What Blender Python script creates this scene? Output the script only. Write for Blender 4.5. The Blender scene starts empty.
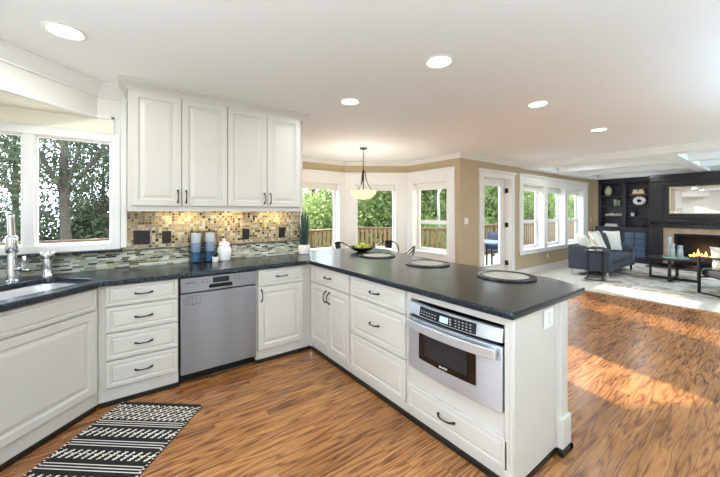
import bpy, math, random
import numpy as np
from mathutils import Vector, Matrix
from mathutils.geometry import tessellate_polygon
random.seed(7)
R = math.radians
SC = bpy.context.scene
COL = SC.collection

# ------------------------------------------------------------------ camera, world, sun, exposure
cam = bpy.data.objects.new('camera', bpy.data.cameras.new('camera'))
COL.objects.link(cam)
cam.location = (-1.513, -2.887, 1.40)
cam.rotation_euler = (R(90), 0, R(-36.75))
cam.data.sensor_width = 36
cam.data.lens = 36 * 321 / 720
cam.data.shift_y = -26.5 / 720
cam.data.clip_start = 0.05
SC.camera = cam
SC.view_settings.view_transform = 'Standard'
SC.view_settings.look = 'None'
SC.view_settings.gamma = 1
SC.view_settings.use_curve_mapping = False
SC.view_settings.exposure = 0.32
SC.cycles.use_denoising = True
SC.cycles.max_bounces = 10
SC.cycles.diffuse_bounces = 5
SC.cycles.caustics_reflective = False
SC.cycles.caustics_refractive = False
SC.cycles.sample_clamp_indirect = 6

SKY = 5.6
world = bpy.data.worlds.new('sky')
SC.world = world
world.use_nodes = True
_t = world.node_tree
_bg = _t.nodes['Background']
_tc = _t.nodes.new('ShaderNodeTexCoord')
_sp = _t.nodes.new('ShaderNodeSeparateXYZ')
_rp = _t.nodes.new('ShaderNodeValToRGB')
_rp.color_ramp.elements[0].position = 0.0
_rp.color_ramp.elements[0].color = (0.78, 0.9, 1.0, 1)
_rp.color_ramp.elements[1].position = 0.7
_rp.color_ramp.elements[1].color = (0.72, 0.84, 1.0, 1)
_t.links.new(_tc.outputs['Generated'], _sp.inputs[0])
_t.links.new(_sp.outputs['Z'], _rp.inputs[0])
_t.links.new(_rp.outputs[0], _bg.inputs[0])
_bg.inputs[1].default_value = SKY

_s = bpy.data.lights.new('sun', 'SUN')
_s.energy = 15.0
_s.angle = R(0.6)
_s.color = (1.0, 0.93, 0.80)
sun = bpy.data.objects.new('sun', _s)
COL.objects.link(sun)
sun.rotation_euler = Vector((-0.25, -0.97, -0.372)).to_track_quat('-Z', 'Y').to_euler()

LAMP_W = 7.0      # each recessed ceiling lamp
CEIL = 2.47
# added ceiling fill: unseen area lights behind the camera, not lamps of the rooms
for _n, _x, _y, _sx, _sy, _e in (('fill_kitchen', -1.2, -3.5, 2.2, 0.7, 75), ('fill_middle', 2.5, -3.6, 2.4, 0.7, 55), ('fill_living', 7.4, -3.8, 4.0, 0.9, 130)):
    _a = bpy.data.lights.new(_n, 'AREA'); _a.shape = 'RECTANGLE'; _a.size = _sx; _a.size_y = _sy; _a.energy = _e; _a.color = (0.52, 0.77, 1.0)
    _o = bpy.data.objects.new(_n, _a); COL.objects.link(_o); _o.location = (_x, _y, 1.95); _o.rotation_euler = (R(180), 0, 0)

# ------------------------------------------------------------------ helpers
def lin(h):
    h = h.lstrip('#')
    v = [int(h[i:i + 2], 16) / 255 for i in (0, 2, 4)]
    return tuple(((c / 12.92) if c <= .04045 else ((c + .055) / 1.055) ** 2.4) for c in v) + (1,)

class NT:
    def __init__(s, m):
        s.t = m.node_tree
        s.b = s.t.nodes['Principled BSDF']
    def n(s, ty, **kw):
        nd = s.t.nodes.new('ShaderNode' + ty)
        for k, v in kw.items():
            setattr(nd, k, v)
        return nd
    def put(s, sock, v):
        if hasattr(v, 'is_output') or isinstance(v, bpy.types.NodeSocket):
            s.t.links.new(v, sock)
        elif v is not None:
            sock.default_value = v
    def math(s, op, a, b=None, c=None):
        nd = s.n('Math', operation=op)
        for i, v in enumerate((a, b, c)):
            if v is not None:
                s.put(nd.inputs[i], v)
        return nd.outputs[0]
    def xyz(s):
        tc = s.n('TexCoord')
        sp = s.n('SeparateXYZ')
        s.t.links.new(tc.outputs['Object'], sp.inputs[0])
        return sp.outputs
    def vec(s, x=0., y=0., z=0.):
        nd = s.n('CombineXYZ')
        for i, v in enumerate((x, y, z)):
            s.put(nd.inputs[i], v)
        return nd.outputs[0]
    def noise(s, vec, scale=1., detail=2., rough=.5):
        nd = s.n('TexNoise')
        if vec is not None:
            s.put(nd.inputs['Vector'], vec)
        nd.inputs['Scale'].default_value = scale
        nd.inputs['Detail'].default_value = detail
        nd.inputs['Roughness'].default_value = rough
        return nd.outputs['Fac']
    def white(s, vec):
        nd = s.n('TexWhiteNoise', noise_dimensions='3D')
        s.put(nd.inputs['Vector'], vec)
        return nd.outputs['Value']
    def ramp(s, fac, stops, interp='LINEAR'):
        nd = s.n('ValToRGB')
        cr = nd.color_ramp
        cr.interpolation = interp
        while len(cr.elements) < len(stops):
            cr.elements.new(.5)
        for e, (p, c) in zip(cr.elements, stops):
            e.position = p
            e.color = c if len(c) == 4 else tuple(c) + (1,)
        s.put(nd.inputs[0], fac)
        return nd.outputs[0]
    def mix(s, fac, a, b, blend='MIX'):
        nd = s.n('Mix', data_type='RGBA', blend_type=blend)
        s.put(nd.inputs[0], fac)
        s.put(nd.inputs[6], a)
        s.put(nd.inputs[7], b)
        return nd.outputs[2]
    def bump(s, h, strength=.2, dist=.01):
        nd = s.n('Bump')
        nd.inputs['Strength'].default_value = strength
        nd.inputs['Distance'].default_value = dist
        s.put(nd.inputs['Height'], h)
        s.t.links.new(nd.outputs[0], s.b.inputs['Normal'])

def mat(name, col, rough=.5, metal=0., spec=.5, vary=0., vscale=8., bump=0., bscale=200., coat=0., emit=None, estr=1., trans=0.):
    m = bpy.data.materials.new(name)
    m.use_nodes = True
    t = NT(m)
    c = lin(col) if isinstance(col, str) else tuple(col) + ((1,) if len(col) == 3 else ())
    b = t.b.inputs
    b['Base Color'].default_value = c
    b['Roughness'].default_value = rough
    b['Metallic'].default_value = metal
    b['Specular IOR Level'].default_value = spec
    b['Coat Weight'].default_value = coat
    b['Transmission Weight'].default_value = trans
    if emit:
        b['Emission Color'].default_value = lin(emit)
        b['Emission Strength'].default_value = estr
    if vary or bump:
        tc = t.n('TexCoord')
        if vary:
            f = t.noise(tc.outputs['Object'], vscale, 4)
            lo = tuple(x * (1 - vary) for x in c[:3]) + (1,)
            hi = tuple(min(1, x * (1 + vary)) for x in c[:3]) + (1,)
            t.put(b['Base Color'], t.ramp(f, [(.3, lo), (.7, hi)]))
        if bump:
            t.bump(t.noise(tc.outputs['Object'], bscale, 3), bump, .004)
    return m

def glass_mat(name, tint=(1, 1, 1), refl=.08, rough=0.0):
    m = bpy.data.materials.new(name)
    m.use_nodes = True
    t = m.node_tree
    out = t.nodes['Material Output']
    t.nodes.remove(t.nodes['Principled BSDF'])
    tr = t.nodes.new('ShaderNodeBsdfTransparent')
    tr.inputs[0].default_value = tuple(tint) + (1,)
    gl = t.nodes.new('ShaderNodeBsdfGlossy')
    gl.inputs['Roughness'].default_value = rough
    fr = t.nodes.new('ShaderNodeFresnel')
    fr.inputs[0].default_value = 1.45
    ml = t.nodes.new('ShaderNodeMath')
    ml.operation = 'MULTIPLY_ADD'
    ml.inputs[1].default_value = .05
    ml.inputs[2].default_value = refl * .03
    t.links.new(fr.outputs[0], ml.inputs[0])
    mx = t.nodes.new('ShaderNodeMixShader')
    t.links.new(ml.outputs[0], mx.inputs[0])
    t.links.new(tr.outputs[0], mx.inputs[1])
    t.links.new(gl.outputs[0], mx.inputs[2])
    t.links.new(mx.outputs[0], out.inputs[0])
    return m

def leaf_mat(name, stops, transl=.45):
    m = bpy.data.materials.new(name)
    m.use_nodes = True
    t = NT(m)
    tc = t.n('TexCoord')
    sp = t.n('SeparateXYZ')
    t.t.links.new(tc.outputs['Object'], sp.inputs[0])
    f = t.noise(tc.outputs['Object'], 1.7, 4, .7)
    colr = t.ramp(f, [(a, lin(c)) for a, c in stops])
    t.put(t.b.inputs['Base Color'], colr)
    t.b.inputs['Roughness'].default_value = .55
    t.b.inputs['Specular IOR Level'].default_value = .3
    tl = t.n('BsdfTranslucent')
    t.put(tl.inputs[0], colr)
    mx = t.n('MixShader')
    mx.inputs[0].default_value = transl
    t.t.links.new(t.b.outputs[0], mx.inputs[1])
    t.t.links.new(tl.outputs[0], mx.inputs[2])
    t.t.links.new(mx.outputs[0], t.t.nodes['Material Output'].inputs[0])
    return m

class MB:
    def __init__(s):
        s.v = []; s.f = []; s.mi = []; s.cur = 0; s.M = None
    def add(s, vs, fs):
        o = len(s.v)
        if s.M is not None:
            vs = [tuple(s.M @ Vector(p)) for p in vs]
        s.v += [tuple(p) for p in vs]
        s.f += [tuple(o + i for i in f) for f in fs]
        s.mi += [s.cur] * len(fs)
        return s
    def box(s, x0, x1, y0, y1, z0, z1):
        x0, x1 = min(x0, x1), max(x0, x1); y0, y1 = min(y0, y1), max(y0, y1); z0, z1 = min(z0, z1), max(z0, z1)
        vs = [(x, y, z) for z in (z0, z1) for y in (y0, y1) for x in (x0, x1)]
        return s.add(vs, [(0, 2, 3, 1), (4, 5, 7, 6), (0, 1, 5, 4), (2, 6, 7, 3), (0, 4, 6, 2), (1, 3, 7, 5)])
    def prism(s, poly, z0, z1):
        n = len(poly)
        a = sum(poly[i][0] * poly[(i + 1) % n][1] - poly[(i + 1) % n][0] * poly[i][1] for i in range(n))
        if a < 0: poly = poly[::-1]
        vs = [(p[0], p[1], z0) for p in poly] + [(p[0], p[1], z1) for p in poly]
        return s.add(vs, [tuple(range(n))[::-1], tuple(range(n, 2 * n))] + [(i, (i + 1) % n, n + (i + 1) % n, n + i) for i in range(n)])
    def tube(s, pts, r, n=8):
        P = [Vector(p) for p in pts]
        m = len(P)
        rs = r if isinstance(r, (list, tuple)) else [r] * m
        vs = []
        up = None
        for i in range(m):
            d = (P[min(i + 1, m - 1)] - P[max(i - 1, 0)])
            if d.length < 1e-9: d = Vector((0, 0, 1))
            d.normalize()
            if up is None:
                up = Vector((0, 0, 1)) if abs(d.z) < .9 else Vector((1, 0, 0))
            a = d.cross(up)
            if a.length < 1e-4:
                a = d.cross(Vector((0, 1, 0)))
            a.normalize()
            b = a.cross(d); b.normalize()
            up = b
            for k in range(n):
                t = 2 * math.pi * k / n
                vs.append(tuple(P[i] + (a * math.cos(t) + b * math.sin(t)) * rs[i]))
        fs = [(i * n + k, i * n + (k + 1) % n, (i + 1) * n + (k + 1) % n, (i + 1) * n + k) for i in range(m - 1) for k in range(n)]
        fs += [tuple(range(n))[::-1], tuple(range((m - 1) * n, m * n))]
        return s.add(vs, fs)
    def lathe(s, prof, cx=0, cy=0, n=24, cap=True, sx=1, sy=1):
        vs = [(cx + r * math.cos(2 * math.pi * k / n) * sx, cy + r * math.sin(2 * math.pi * k / n) * sy, z) for r, z in prof for k in range(n)]
        m = len(prof)
        fs = [(i * n + k, i * n + (k + 1) % n, (i + 1) * n + (k + 1) % n, (i + 1) * n + k) for i in range(m - 1) for k in range(n)]
        if cap:
            fs += [tuple(range(n))[::-1], tuple(range((m - 1) * n, m * n))]
        return s.add(vs, fs)
    def panel(s, x0, x1, z0, z1, rings, back=0.):
        """front facing -Y: rings = [(inset, y), ...]"""
        vs = [(x0, back, z0), (x1, back, z0), (x1, back, z1), (x0, back, z1)]
        for i, y in rings:
            vs += [(x0 + i, y, z0 + i), (x1 - i, y, z0 + i), (x1 - i, y, z1 - i), (x0 + i, y, z1 - i)]
        m = len(rings) + 1
        fs = [(3, 2, 1, 0)]
        for j in range(m - 1):
            for k in range(4):
                a = j * 4 + k; b = j * 4 + (k + 1) % 4
                fs.append((a, b, b + 4, a + 4))
        e = (m - 1) * 4
        fs.append((e, e + 1, e + 2, e + 3))
        return s.add(vs, fs)
    def grid(s, fn, nu, nv, close=False):
        vs = [fn(i / nu, j / nv) for j in range(nv + 1) for i in range(nu + 1)]
        w = nu + 1
        return s.add(vs, [(j * w + i, j * w + i + 1, (j + 1) * w + i + 1, (j + 1) * w + i) for j in range(nv) for i in range(nu)])
    def build(s, name, m, parent=None, loc=(0, 0, 0), rz=0, bevel=0, smooth=True, angle=35, sub=0):
        me = bpy.data.meshes.new(name)
        me.from_pydata(s.v, [], s.f)
        for x in (m if isinstance(m, (list, tuple)) else [m]):
            me.materials.append(x)
        if len(me.polygons):
            me.polygons.foreach_set('material_index', s.mi)
            if smooth:
                me.polygons.foreach_set('use_smooth', [True] * len(me.polygons))
                me.set_sharp_from_angle(angle=R(angle))
        me.update()
        o = bpy.data.objects.new(name, me)
        COL.objects.link(o)
        if parent: o.parent = parent
        o.location = loc
        o.rotation_euler = (0, 0, rz)
        if bevel:
            b = o.modifiers.new('bevel', 'BEVEL')
            b.width = bevel; b.segments = 2; b.limit_method = 'ANGLE'; b.angle_limit = R(50)
        if sub:
            b = o.modifiers.new('sub', 'SUBSURF'); b.levels = sub; b.render_levels = sub
        return o

def tag(o, label=None, cat=None, group=None, kind=None):
    if label: o['label'] = label
    if cat: o['category'] = cat
    if group: o['group'] = group
    if kind: o['kind'] = kind
    return o
def thing(name, label, cat, loc=(0, 0, 0), rz=0, group=None):
    o = bpy.data.objects.new(name, None)
    o.empty_display_size = .1
    COL.objects.link(o)
    o.location = loc
    o.rotation_euler = (0, 0, rz)
    return tag(o, label, cat, group)
def struct(o):
    o['kind'] = 'structure'
    return o
def dup(o, loc=None, rz=None, label=None, parent=None, top=True):
    c = o.copy()
    COL.objects.link(c)
    if parent is not None: c.parent = parent
    if loc is not None: c.location = loc
    if rz is not None: c.rotation_euler = (0, 0, rz)
    if label: c['label'] = label
    for ch in [k for k in list(bpy.data.objects) if k.parent == o]:
        dup(ch, parent=c)
    return c
def text_part(txt, size, m, parent, loc, rot, name='lettering'):
    cu = bpy.data.curves.new(name, 'FONT')
    cu.body = txt; cu.size = size; cu.align_x = 'CENTER'; cu.align_y = 'CENTER'; cu.extrude = .0004
    tmp = bpy.data.objects.new('tmp', cu)
    COL.objects.link(tmp)
    bpy.context.view_layer.update()
    me = bpy.data.meshes.new_from_object(tmp.evaluated_get(bpy.context.evaluated_depsgraph_get()))
    bpy.data.objects.remove(tmp)
    me.materials.clear(); me.materials.append(m)
    o = bpy.data.objects.new(name, me)
    COL.objects.link(o)
    o.parent = parent; o.location = loc; o.rotation_euler = rot
    return o
def arc(cx, cz, r, a0, a1, n, y=0):
    return [(cx + r * math.cos(R(a0 + (a1 - a0) * i / n)), y, cz + r * math.sin(R(a0 + (a1 - a0) * i / n))) for i in range(n + 1)]

# ------------------------------------------------------------------ materials
M_CAB = mat('cabinet paint', '#cec9c0', .38, vary=.015, vscale=3)
M_CEIL = mat('ceiling paint', '#f1f1ef', .7)
M_WHITE = mat('white trim paint', '#ebeae6', .42)
M_WALLW = mat('off white wall paint', '#e6e3dc', .6)
M_TAN = mat('tan wall paint', '#bba98a', .6)
M_CREAM = mat('cream valance paint', '#efebd9', .6)
M_BRONZE = mat('dark bronze', '#2a211b', .4, .6)
M_BLACKM = mat('black metal', '#16161a', .42, .5)
M_BLACK = mat('black plastic', '#0c0d10', .3)
M_SHOE = mat('dark brown shoe moulding', '#191310', .4)
M_CHROME = mat('chrome', '#d8dade', .1, 1.)
M_SINK = mat('satin steel', '#d6d9dd', .3, .7)
M_CERAM = mat('white ceramic', '#ece8e4', .25)
M_PORC = mat('white porcelain', '#f0efec', .2)
M_PLATE = mat('white plastic', '#efede8', .4)
M_GLASS = glass_mat('window glass')
M_CLEAR = glass_mat('clear glass', (.93, .96, .95), .2)
M_BLIND = mat('white shade fabric', '#eceae2', .8)
M_DKWOOD = mat('dark stained wood', '#1f1a1d', .35, vary=.2, vscale=6)
M_ESPR = mat('espresso painted wood', '#272733', .33, vary=.12, vscale=5)
M_DECK = mat('deck boards', '#b3aca2', .8, vary=.2, vscale=3)
M_RAIL = mat('cedar railing', '#63502f', .7, vary=.25, vscale=4)
M_RAILD = mat('weathered brown rail', '#4d3826', .75, vary=.2, vscale=4)
M_BARK = mat('tree bark', '#4a433b', .9, vary=.25, vscale=6, bump=.5, bscale=20)
M_GRASS = mat('ground cover', '#4d5c2e', .9, vary=.4, vscale=1.5)
M_LENS = mat('lamp lens', '#ffffff', .4, emit='#fff6e6', estr=9)
M_SOFA = mat('blue grey upholstery', '#474c56', .85, vary=.08, vscale=30, bump=.2, bscale=300)
M_PILLOW = mat('white pillow linen', '#e9e4da', .9, bump=.2, bscale=200)
M_PILGREY = mat('charcoal pillow linen', '#45464a', .9, bump=.2, bscale=200)
M_CUSH = mat('charcoal cushion fabric', '#1e2025', .9, vary=.15, vscale=25, bump=.2, bscale=300)
M_STONE = mat('tan fireplace stone', '#b59a80', .5, vary=.18, vscale=6)
M_SOIL = mat('dark soil', '#2a211a', .9)
M_GREEN = leaf_mat('bright leaves', [(.3, '#4a5f30'), (.5, '#7f8f4e'), (.7, '#c0c78e')], .5)
M_GREEN2 = leaf_mat('mid green leaves', [(.3, '#42562f'), (.5, '#75884a'), (.7, '#b4bd86')], .5)
M_DARKLEAF = leaf_mat('leaves with backlit shade', [(.3, '#262e20'), (.5, '#444d37'), (.72, '#767b5e')], .35)  # shade of the backlit sink window trees put into colour; succulent shares it
M_SNAKE = leaf_mat('snake plant leaf', [(.3, '#2b3a33'), (.5, '#4c5f52'), (.7, '#7b8b7b')], .1)

def make_counter_mat():
    m = mat('charcoal honed stone', '#24262b', .2, spec=.58)
    t = NT(m); tc = t.n('TexCoord')
    f = t.noise(tc.outputs['Object'], 60, 5, .6)
    t.b.inputs['Specular Tint'].default_value = (.74, .87, 1.0, 1)
    t.put(t.b.inputs['Base Color'], t.ramp(f, [(.35, lin('#15171b')), (.65, lin('#22252a'))]))
    g = t.noise(tc.outputs['Object'], 9, 4)
    t.put(t.b.inputs['Roughness'], t.ramp(g, [(.3, (.19,) * 3), (.7, (.23,) * 3)]))
    return m
M_STONETOP = make_counter_mat()

def make_steel(nm, metal, lo, hi):
    m = mat(nm, '#b9bcc0', .3, metal)
    t = NT(m); o = t.xyz()
    f = t.noise(t.vec(t.math('MULTIPLY', o[0], 3), t.math('MULTIPLY', o[1], 3), t.math('MULTIPLY', o[2], 260)), 1, 3)
    t.put(t.b.inputs['Roughness'], t.ramp(f, [(.3, (.30,) * 3), (.7, (.34,) * 3)]))
    t.put(t.b.inputs['Base Color'], t.ramp(f, [(.3, lin(lo)), (.7, lin(hi))]))
    tg = t.n('Tangent', direction_type='RADIAL', axis='Z'); t.t.links.new(tg.outputs[0], t.b.inputs['Tangent']); t.b.inputs['Anisotropic'].default_value = .93; t.b.inputs['Anisotropic Rotation'].default_value = 0.25
    return m
M_STEEL = make_steel('brushed stainless steel', .75, '#8f9297', '#9a9da2')
M_STEEL2 = make_steel('bright stainless steel', .74, '#ccd1d8', '#d6dbe2')

def make_oak():
    m = mat('oak plank floor', '#9a6a3c', .25, spec=.5)
    t = NT(m); o = t.xyz()
    W, LEN = .083, 1.15
    row = t.math('FLOOR', t.math('DIVIDE', o[1], W))
    r1 = t.white(t.vec(row, 3.3, 1.7))
    xs = t.math('ADD', t.math('DIVIDE', o[0], LEN), t.math('MULTIPLY', r1, 7.3))
    colm = t.math('FLOOR', xs)
    pid = t.white(t.vec(row, colm, 5.1))
    fy = t.math('FRACT', t.math('DIVIDE', o[1], W))
    fx = t.math('FRACT', xs)
    # cathedral figure: contour lines of a stretched noise
    off = t.math('MULTIPLY', pid, 37.)
    big = t.noise(t.vec(t.math('ADD', t.math('MULTIPLY', o[0], .9), off), t.math('MULTIPLY', o[1], 9.), off), 1, 2.2, .5)
    ring = t.math('SINE', t.math('MULTIPLY', big, 70.))
    fine = t.noise(t.vec(t.math('ADD', t.math('MULTIPLY', o[0], 5), off), t.math('MULTIPLY', o[1], 170.), off), 1, 3, .65)
    ring = t.math('POWER', t.math('ABSOLUTE', t.math('SINE', t.math('MULTIPLY', big, 33.))), .7)
    g = t.math('ADD', t.math('MULTIPLY', ring, .58), t.math('MULTIPLY', fine, .42))
    wood = t.ramp(g, [(.12, lin('#54301a')), (.34, lin('#754724')), (.56, lin('#986235')), (.82, lin('#b07b49'))])
    tone = t.ramp(pid, [(0., (.72, .66, .60)), (.45, (.94, .92, .90)), (1., (1.12, 1.1, 1.08))])
    c = t.mix(1., wood, tone, 'MULTIPLY')
    gap = t.math('MAXIMUM', t.math('LESS_THAN', fy, .022), t.math('LESS_THAN', fx, .0022))
    c = t.mix(t.math('MULTIPLY', gap, .75), c, (.05, .022, .008, 1))
    t.put(t.b.inputs['Base Color'], c)
    t.put(t.b.inputs['Roughness'], t.ramp(fine, [(.3, (.2,) * 3), (.7, (.33,) * 3)]))
    t.bump(t.math('SUBTRACT', t.math('MULTIPLY', g, .4), gap), .12, .002)
    return m
M_OAK = make_oak()

def make_mosaic(name, tw, th, stops, offset, vertical_axis=2, grout='#a59a82'):
    m = mat(name, '#b7a887', .22)
    t = NT(m); o = t.xyz()
    zz = t.math('DIVIDE', o[2], th)
    row = t.math('FLOOR', zz)
    xx = t.math('DIVIDE', o[0], tw)
    if offset:
        rr = t.white(t.vec(row, 9.1, 2.2))
        xx = t.math('ADD', t.math('MULTIPLY', xx, t.math('ADD', t.math('MULTIPLY', rr, .5), .75)), t.math('MULTIPLY', rr, 13.7))
    colm = t.math('FLOOR', xx)
    idv = t.white(t.vec(row, colm, 4.4))
    c = t.ramp(idv, stops, 'CONSTANT')
    nz = t.noise(t.vec(t.math('MULTIPLY', o[0], 60), t.math('MULTIPLY', o[2], 60), idv), 1, 3)
    c = t.mix(.35, c, t.ramp(nz, [(.3, (.5,) * 3), (.7, (1.,) * 3)]), 'MULTIPLY')
    gz = t.math('LESS_THAN', t.math('FRACT', zz), .13)
    gx = t.math('LESS_THAN', t.math('FRACT', xx), .13 * th / tw)
    gap = t.math('MAXIMUM', gz, gx)
    t.put(t.b.inputs['Base Color'], t.mix(gap, c, lin(grout)))
    t.put(t.b.inputs['Roughness'], t.math('ADD', t.math('MULTIPLY', gap, .5), .2))
    t.bump(t.math('SUBTRACT', 1., gap), .3, .003)
    return m
M_MOSAIC = make_mosaic('square glass mosaic', .0262, .0262, [(0, lin('#b3a78b')), (.2, lin('#948a76')), (.36, lin('#c6bea8')), (.5, lin('#7f7868')), (.62, lin('#a18d66')), (.74, lin('#57493a')), (.81, lin('#8d9490')), (.91, lin('#75623f')), (.96, lin('#2d2620'))], False)
M_LINEAR = make_mosaic('linear glass mosaic', .06, .0165, [(0, lin('#c6cabf')), (.22, lin('#a8b09f')), (.4, lin('#dcdcd0')), (.55, lin('#8b8f7c')), (.66, lin('#b3a888')), (.76, lin('#5f6350')), (.86, lin('#3a3a3a')), (.94, lin('#7a6e55'))], True, grout='#bdb9aa')

def make_carpet(name, stops, scale, bump=.5):
    m = mat(name, '#cfc8ba', .95)
    t = NT(m); tc = t.n('TexCoord')
    f = t.noise(tc.outputs['Object'], scale, 6, .65)
    t.put(t.b.inputs['Base Color'], t.ramp(f, [(a, lin(c)) for a, c in stops]))
    t.bump(t.noise(tc.outputs['Object'], 260, 3), bump, .006)
    return m
M_CARPET = make_carpet('cream carpet', [(.3, '#c4bcae'), (.7, '#dad4c8')], 14)
M_LRRUG = make_carpet('distressed area rug', [(.34, '#75695c'), (.46, '#a89d90'), (.53, '#d0cac0'), (.62, '#8f8375')], 1.5)

# ------------------------------------------------------------------ setting: floors, walls, ceiling
YB = .605       # kitchen back wall
YD = .70        # door and living room window wall
XF = 10.35      # far wall behind the bookcase
YR = -5.6       # rear wall behind the camera
XL = -2.78
b = MB(); b.prism([(XL, YR), (5.12, YR), (5.12, YD), (3.42, YD), (3.42, 2.02), (2.31, 2.78), (.91, 2.78), (-.13, 1.74), (-.13, YD), (XL, YD)], -.06, 0)
struct(b.build('floor', M_OAK))
b = MB(); b.box(5.12, XF, YR, YD, -.06, .012)
struct(b.build('floor_carpet', M_CARPET))
b = MB(); b.box(XL, 5.12, YR, -3.3, 0, .012)  # unseen cream floor added to bounce neutral light up to the ceiling
struct(b.build('floor_bounce', M_CARPET))
b = MB(); b.prism([(XL - .2, YR - .2), (XF + .2, YR - .2), (XF + .2, YD + .2), (3.62, YD + .2), (3.62, 2.10), (2.4, 2.98), (.8, 2.98), (-.33, 1.8), (-.33, YD + .2), (XL - .2, YD + .2)], CEIL, CEIL + .12)
struct(b.build('ceiling', M_CEIL))

def wall(name, p0, p1, z0, z1, th, openings, m, parent=None):
    """local frame: X along p0->p1, Y outward (left of the direction)"""
    p0 = Vector(p0); p1 = Vector(p1)
    L = (p1 - p0).length
    b = MB()
    xs = sorted({0, L} | {o[0] for o in openings} | {o[1] for o in openings})
    for a, c in zip(xs, xs[1:]):
        mid = (a + c) / 2
        segs = [(z0, z1)]
        for o in openings:
            if o[0] < mid < o[1]:
                new = []
                for s0, s1 in segs:
                    if o[2] > s0: new.append((s0, min(o[2], s1)))
                    if o[3] < s1: new.append((max(o[3], s0), s1))
                segs = new
        for s0, s1 in segs:
            b.box(a, c, 0, th, s0, s1)
    return struct(b.build(name, m, loc=(p0.x, p0.y, 0), rz=math.atan2((p1 - p0).y, (p1 - p0).x)))

def frame_of(p0, p1):
    return (p0[0], p0[1], 0), math.atan2(p1[1] - p0[1], p1[0] - p0[0])

def ring(b, x0, x1, z0, z1, w, y0, y1, wt=None, wb=None):
    wt = w if wt is None else wt; wb = w if wb is None else wb
    b.box(x0, x0 + w, y0, y1, z0, z1); b.box(x1 - w, x1, y0, y1, z0, z1)
    b.box(x0 + w, x1 - w, y0, y1, z1 - wt, z1); b.box(x0 + w, x1 - w, y0, y1, z0, z0 + wb)

def window(idx, p0, p1, opens, cas, hung=True, blind=None, rec=.13, shelf=True):
    loc, rz = frame_of(p0, p1)
    w = struct(thing('window_%d' % idx, None, None, loc, rz))
    b = MB()
    x0, x1, z0, z1 = cas
    xs = [x0] + [v for o in opens for v in (o[0], o[1])] + [x1]
    oz0, oz1 = opens[0][2], opens[0][3]
    for i in range(0, len(xs), 2):
        b.box(xs[i], xs[i + 1], -.022, 0, z0, z1)
    for o in opens:
        b.box(o[0], o[1], -.022, 0, z0, o[2]); b.box(o[0], o[1], -.022, 0, o[3], z1)
    b.box(x0 - .03, x1 + .03, -.05, 0, z1 - .045, z1)            # head cap
    b.box(x0, x1, -.028, -.0, z0, z0 + .09)
    for o in opens:                                              # jamb lining
        ring(b, o[0], o[1], o[2], o[3], .012, -.022, rec + .04)
        b.box(o[0], o[1], -.045, rec, o[2] - .012, o[2] + .016)   # stool
    b.build('window_casing', M_WHITE, w, bevel=.002)
    for o in opens:
        f = MB()
        a, c, d, e = o[0] + .012, o[1] - .012, o[2] + .016, o[3] - .012
        ring(f, a, c, d, e, .048, rec, rec + .04)
        if hung:
            zm = d + (e - d) * hung
            f.box(a + .045, c - .045, rec - .012, rec + .03, zm - .026, zm + .026)
            ring(f, a + .045, c - .045, d + .045, zm - .02, .024, rec - .012, rec + .02)
        fr = f.build('window_sash', M_WHITE, w, bevel=.002)
        g = MB(); g.box(a + .03, c - .03, rec + .018, rec + .022, d + .03, e - .03)
        g.build('pane', M_GLASS, fr)
        if blind:
            k = MB()
            n = 7
            for j in range(n):
                zz = e - (j + 1) * (e - blind) / n
                k.box(a + .004, c - .004, rec - .05 - (.006 if j % 2 else 0), rec - .012 + (.006 if j % 2 else 0), zz, zz + (e - blind) / n)
            k.box(a + .004, c - .004, rec - .055, rec - .01, blind - .012, blind + .008)
            k.build('window_blind', M_BLIND, w)
    return w

# kitchen back wall with the sink window, then the wall end
kw0 = -2.64
wall('wall_back', (XL - .15, YB), (.235, YB), 0, CEIL, .125, [(kw0 - XL + .15, -1.515 - XL + .15, 1.075, 2.06)], M_WALLW)
wall('wall_left', (XL, YR), (XL, YB), 0, CEIL, .15, [(.3, 2.2, .6, 2.3), (2.4, 4.6, .95, 2.3)], M_WALLW)  # unseen openings added to bring daylight fill from the left
# breakfast bay
BAY = [(3.35, 1.74), (2.31, 2.78), (.91, 2.78), (-.13, 1.74)]
LD = math.hypot(1.04, 1.04)
wall('wall_bay_right', (3.42, 2.02), (3.42, YD + .17), 0, CEIL, .17, [(.165, 1.058, .59, 2.0)], M_TAN)
wall('wall_bay_corner', (2.31, 2.78), (3.42, 2.02), 0, CEIL, .17, [(.22, 1.10, .59, 2.0)], M_TAN)
wall('wall_bay_back', (.91, 2.78), (2.31, 2.78), 0, CEIL, .17, [(.39, 1.27, .59, 2.0)], M_TAN)
wall('wall_bay_left', (-.13, 1.74), (.91, 2.78), 0, CEIL, .17, [(.25, 1.2, .655, 2.0)], M_TAN)
wall('wall_bay_side', (-.13, YB + .125), (-.13, 1.74), 0, CEIL, .17, [], M_TAN)
window(2, (.91, 2.78), (2.31, 2.78), [(.39, 1.27, .59, 2.0)], (.02, 1.40, .3, 2.235), hung=False, blind=1.875)
window(3, (2.31, 2.78), (3.42, 2.02), [(.22, 1.10, .59, 2.0)], (.0, 1.345, .3, 2.235), hung=False, blind=1.87)
window(4, (3.42, 2.02), (3.42, YD), [(.165, 1.058, .59, 2.0)], (.0, 1.223, .3, 2.235), hung=.43, blind=1.862)
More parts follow.
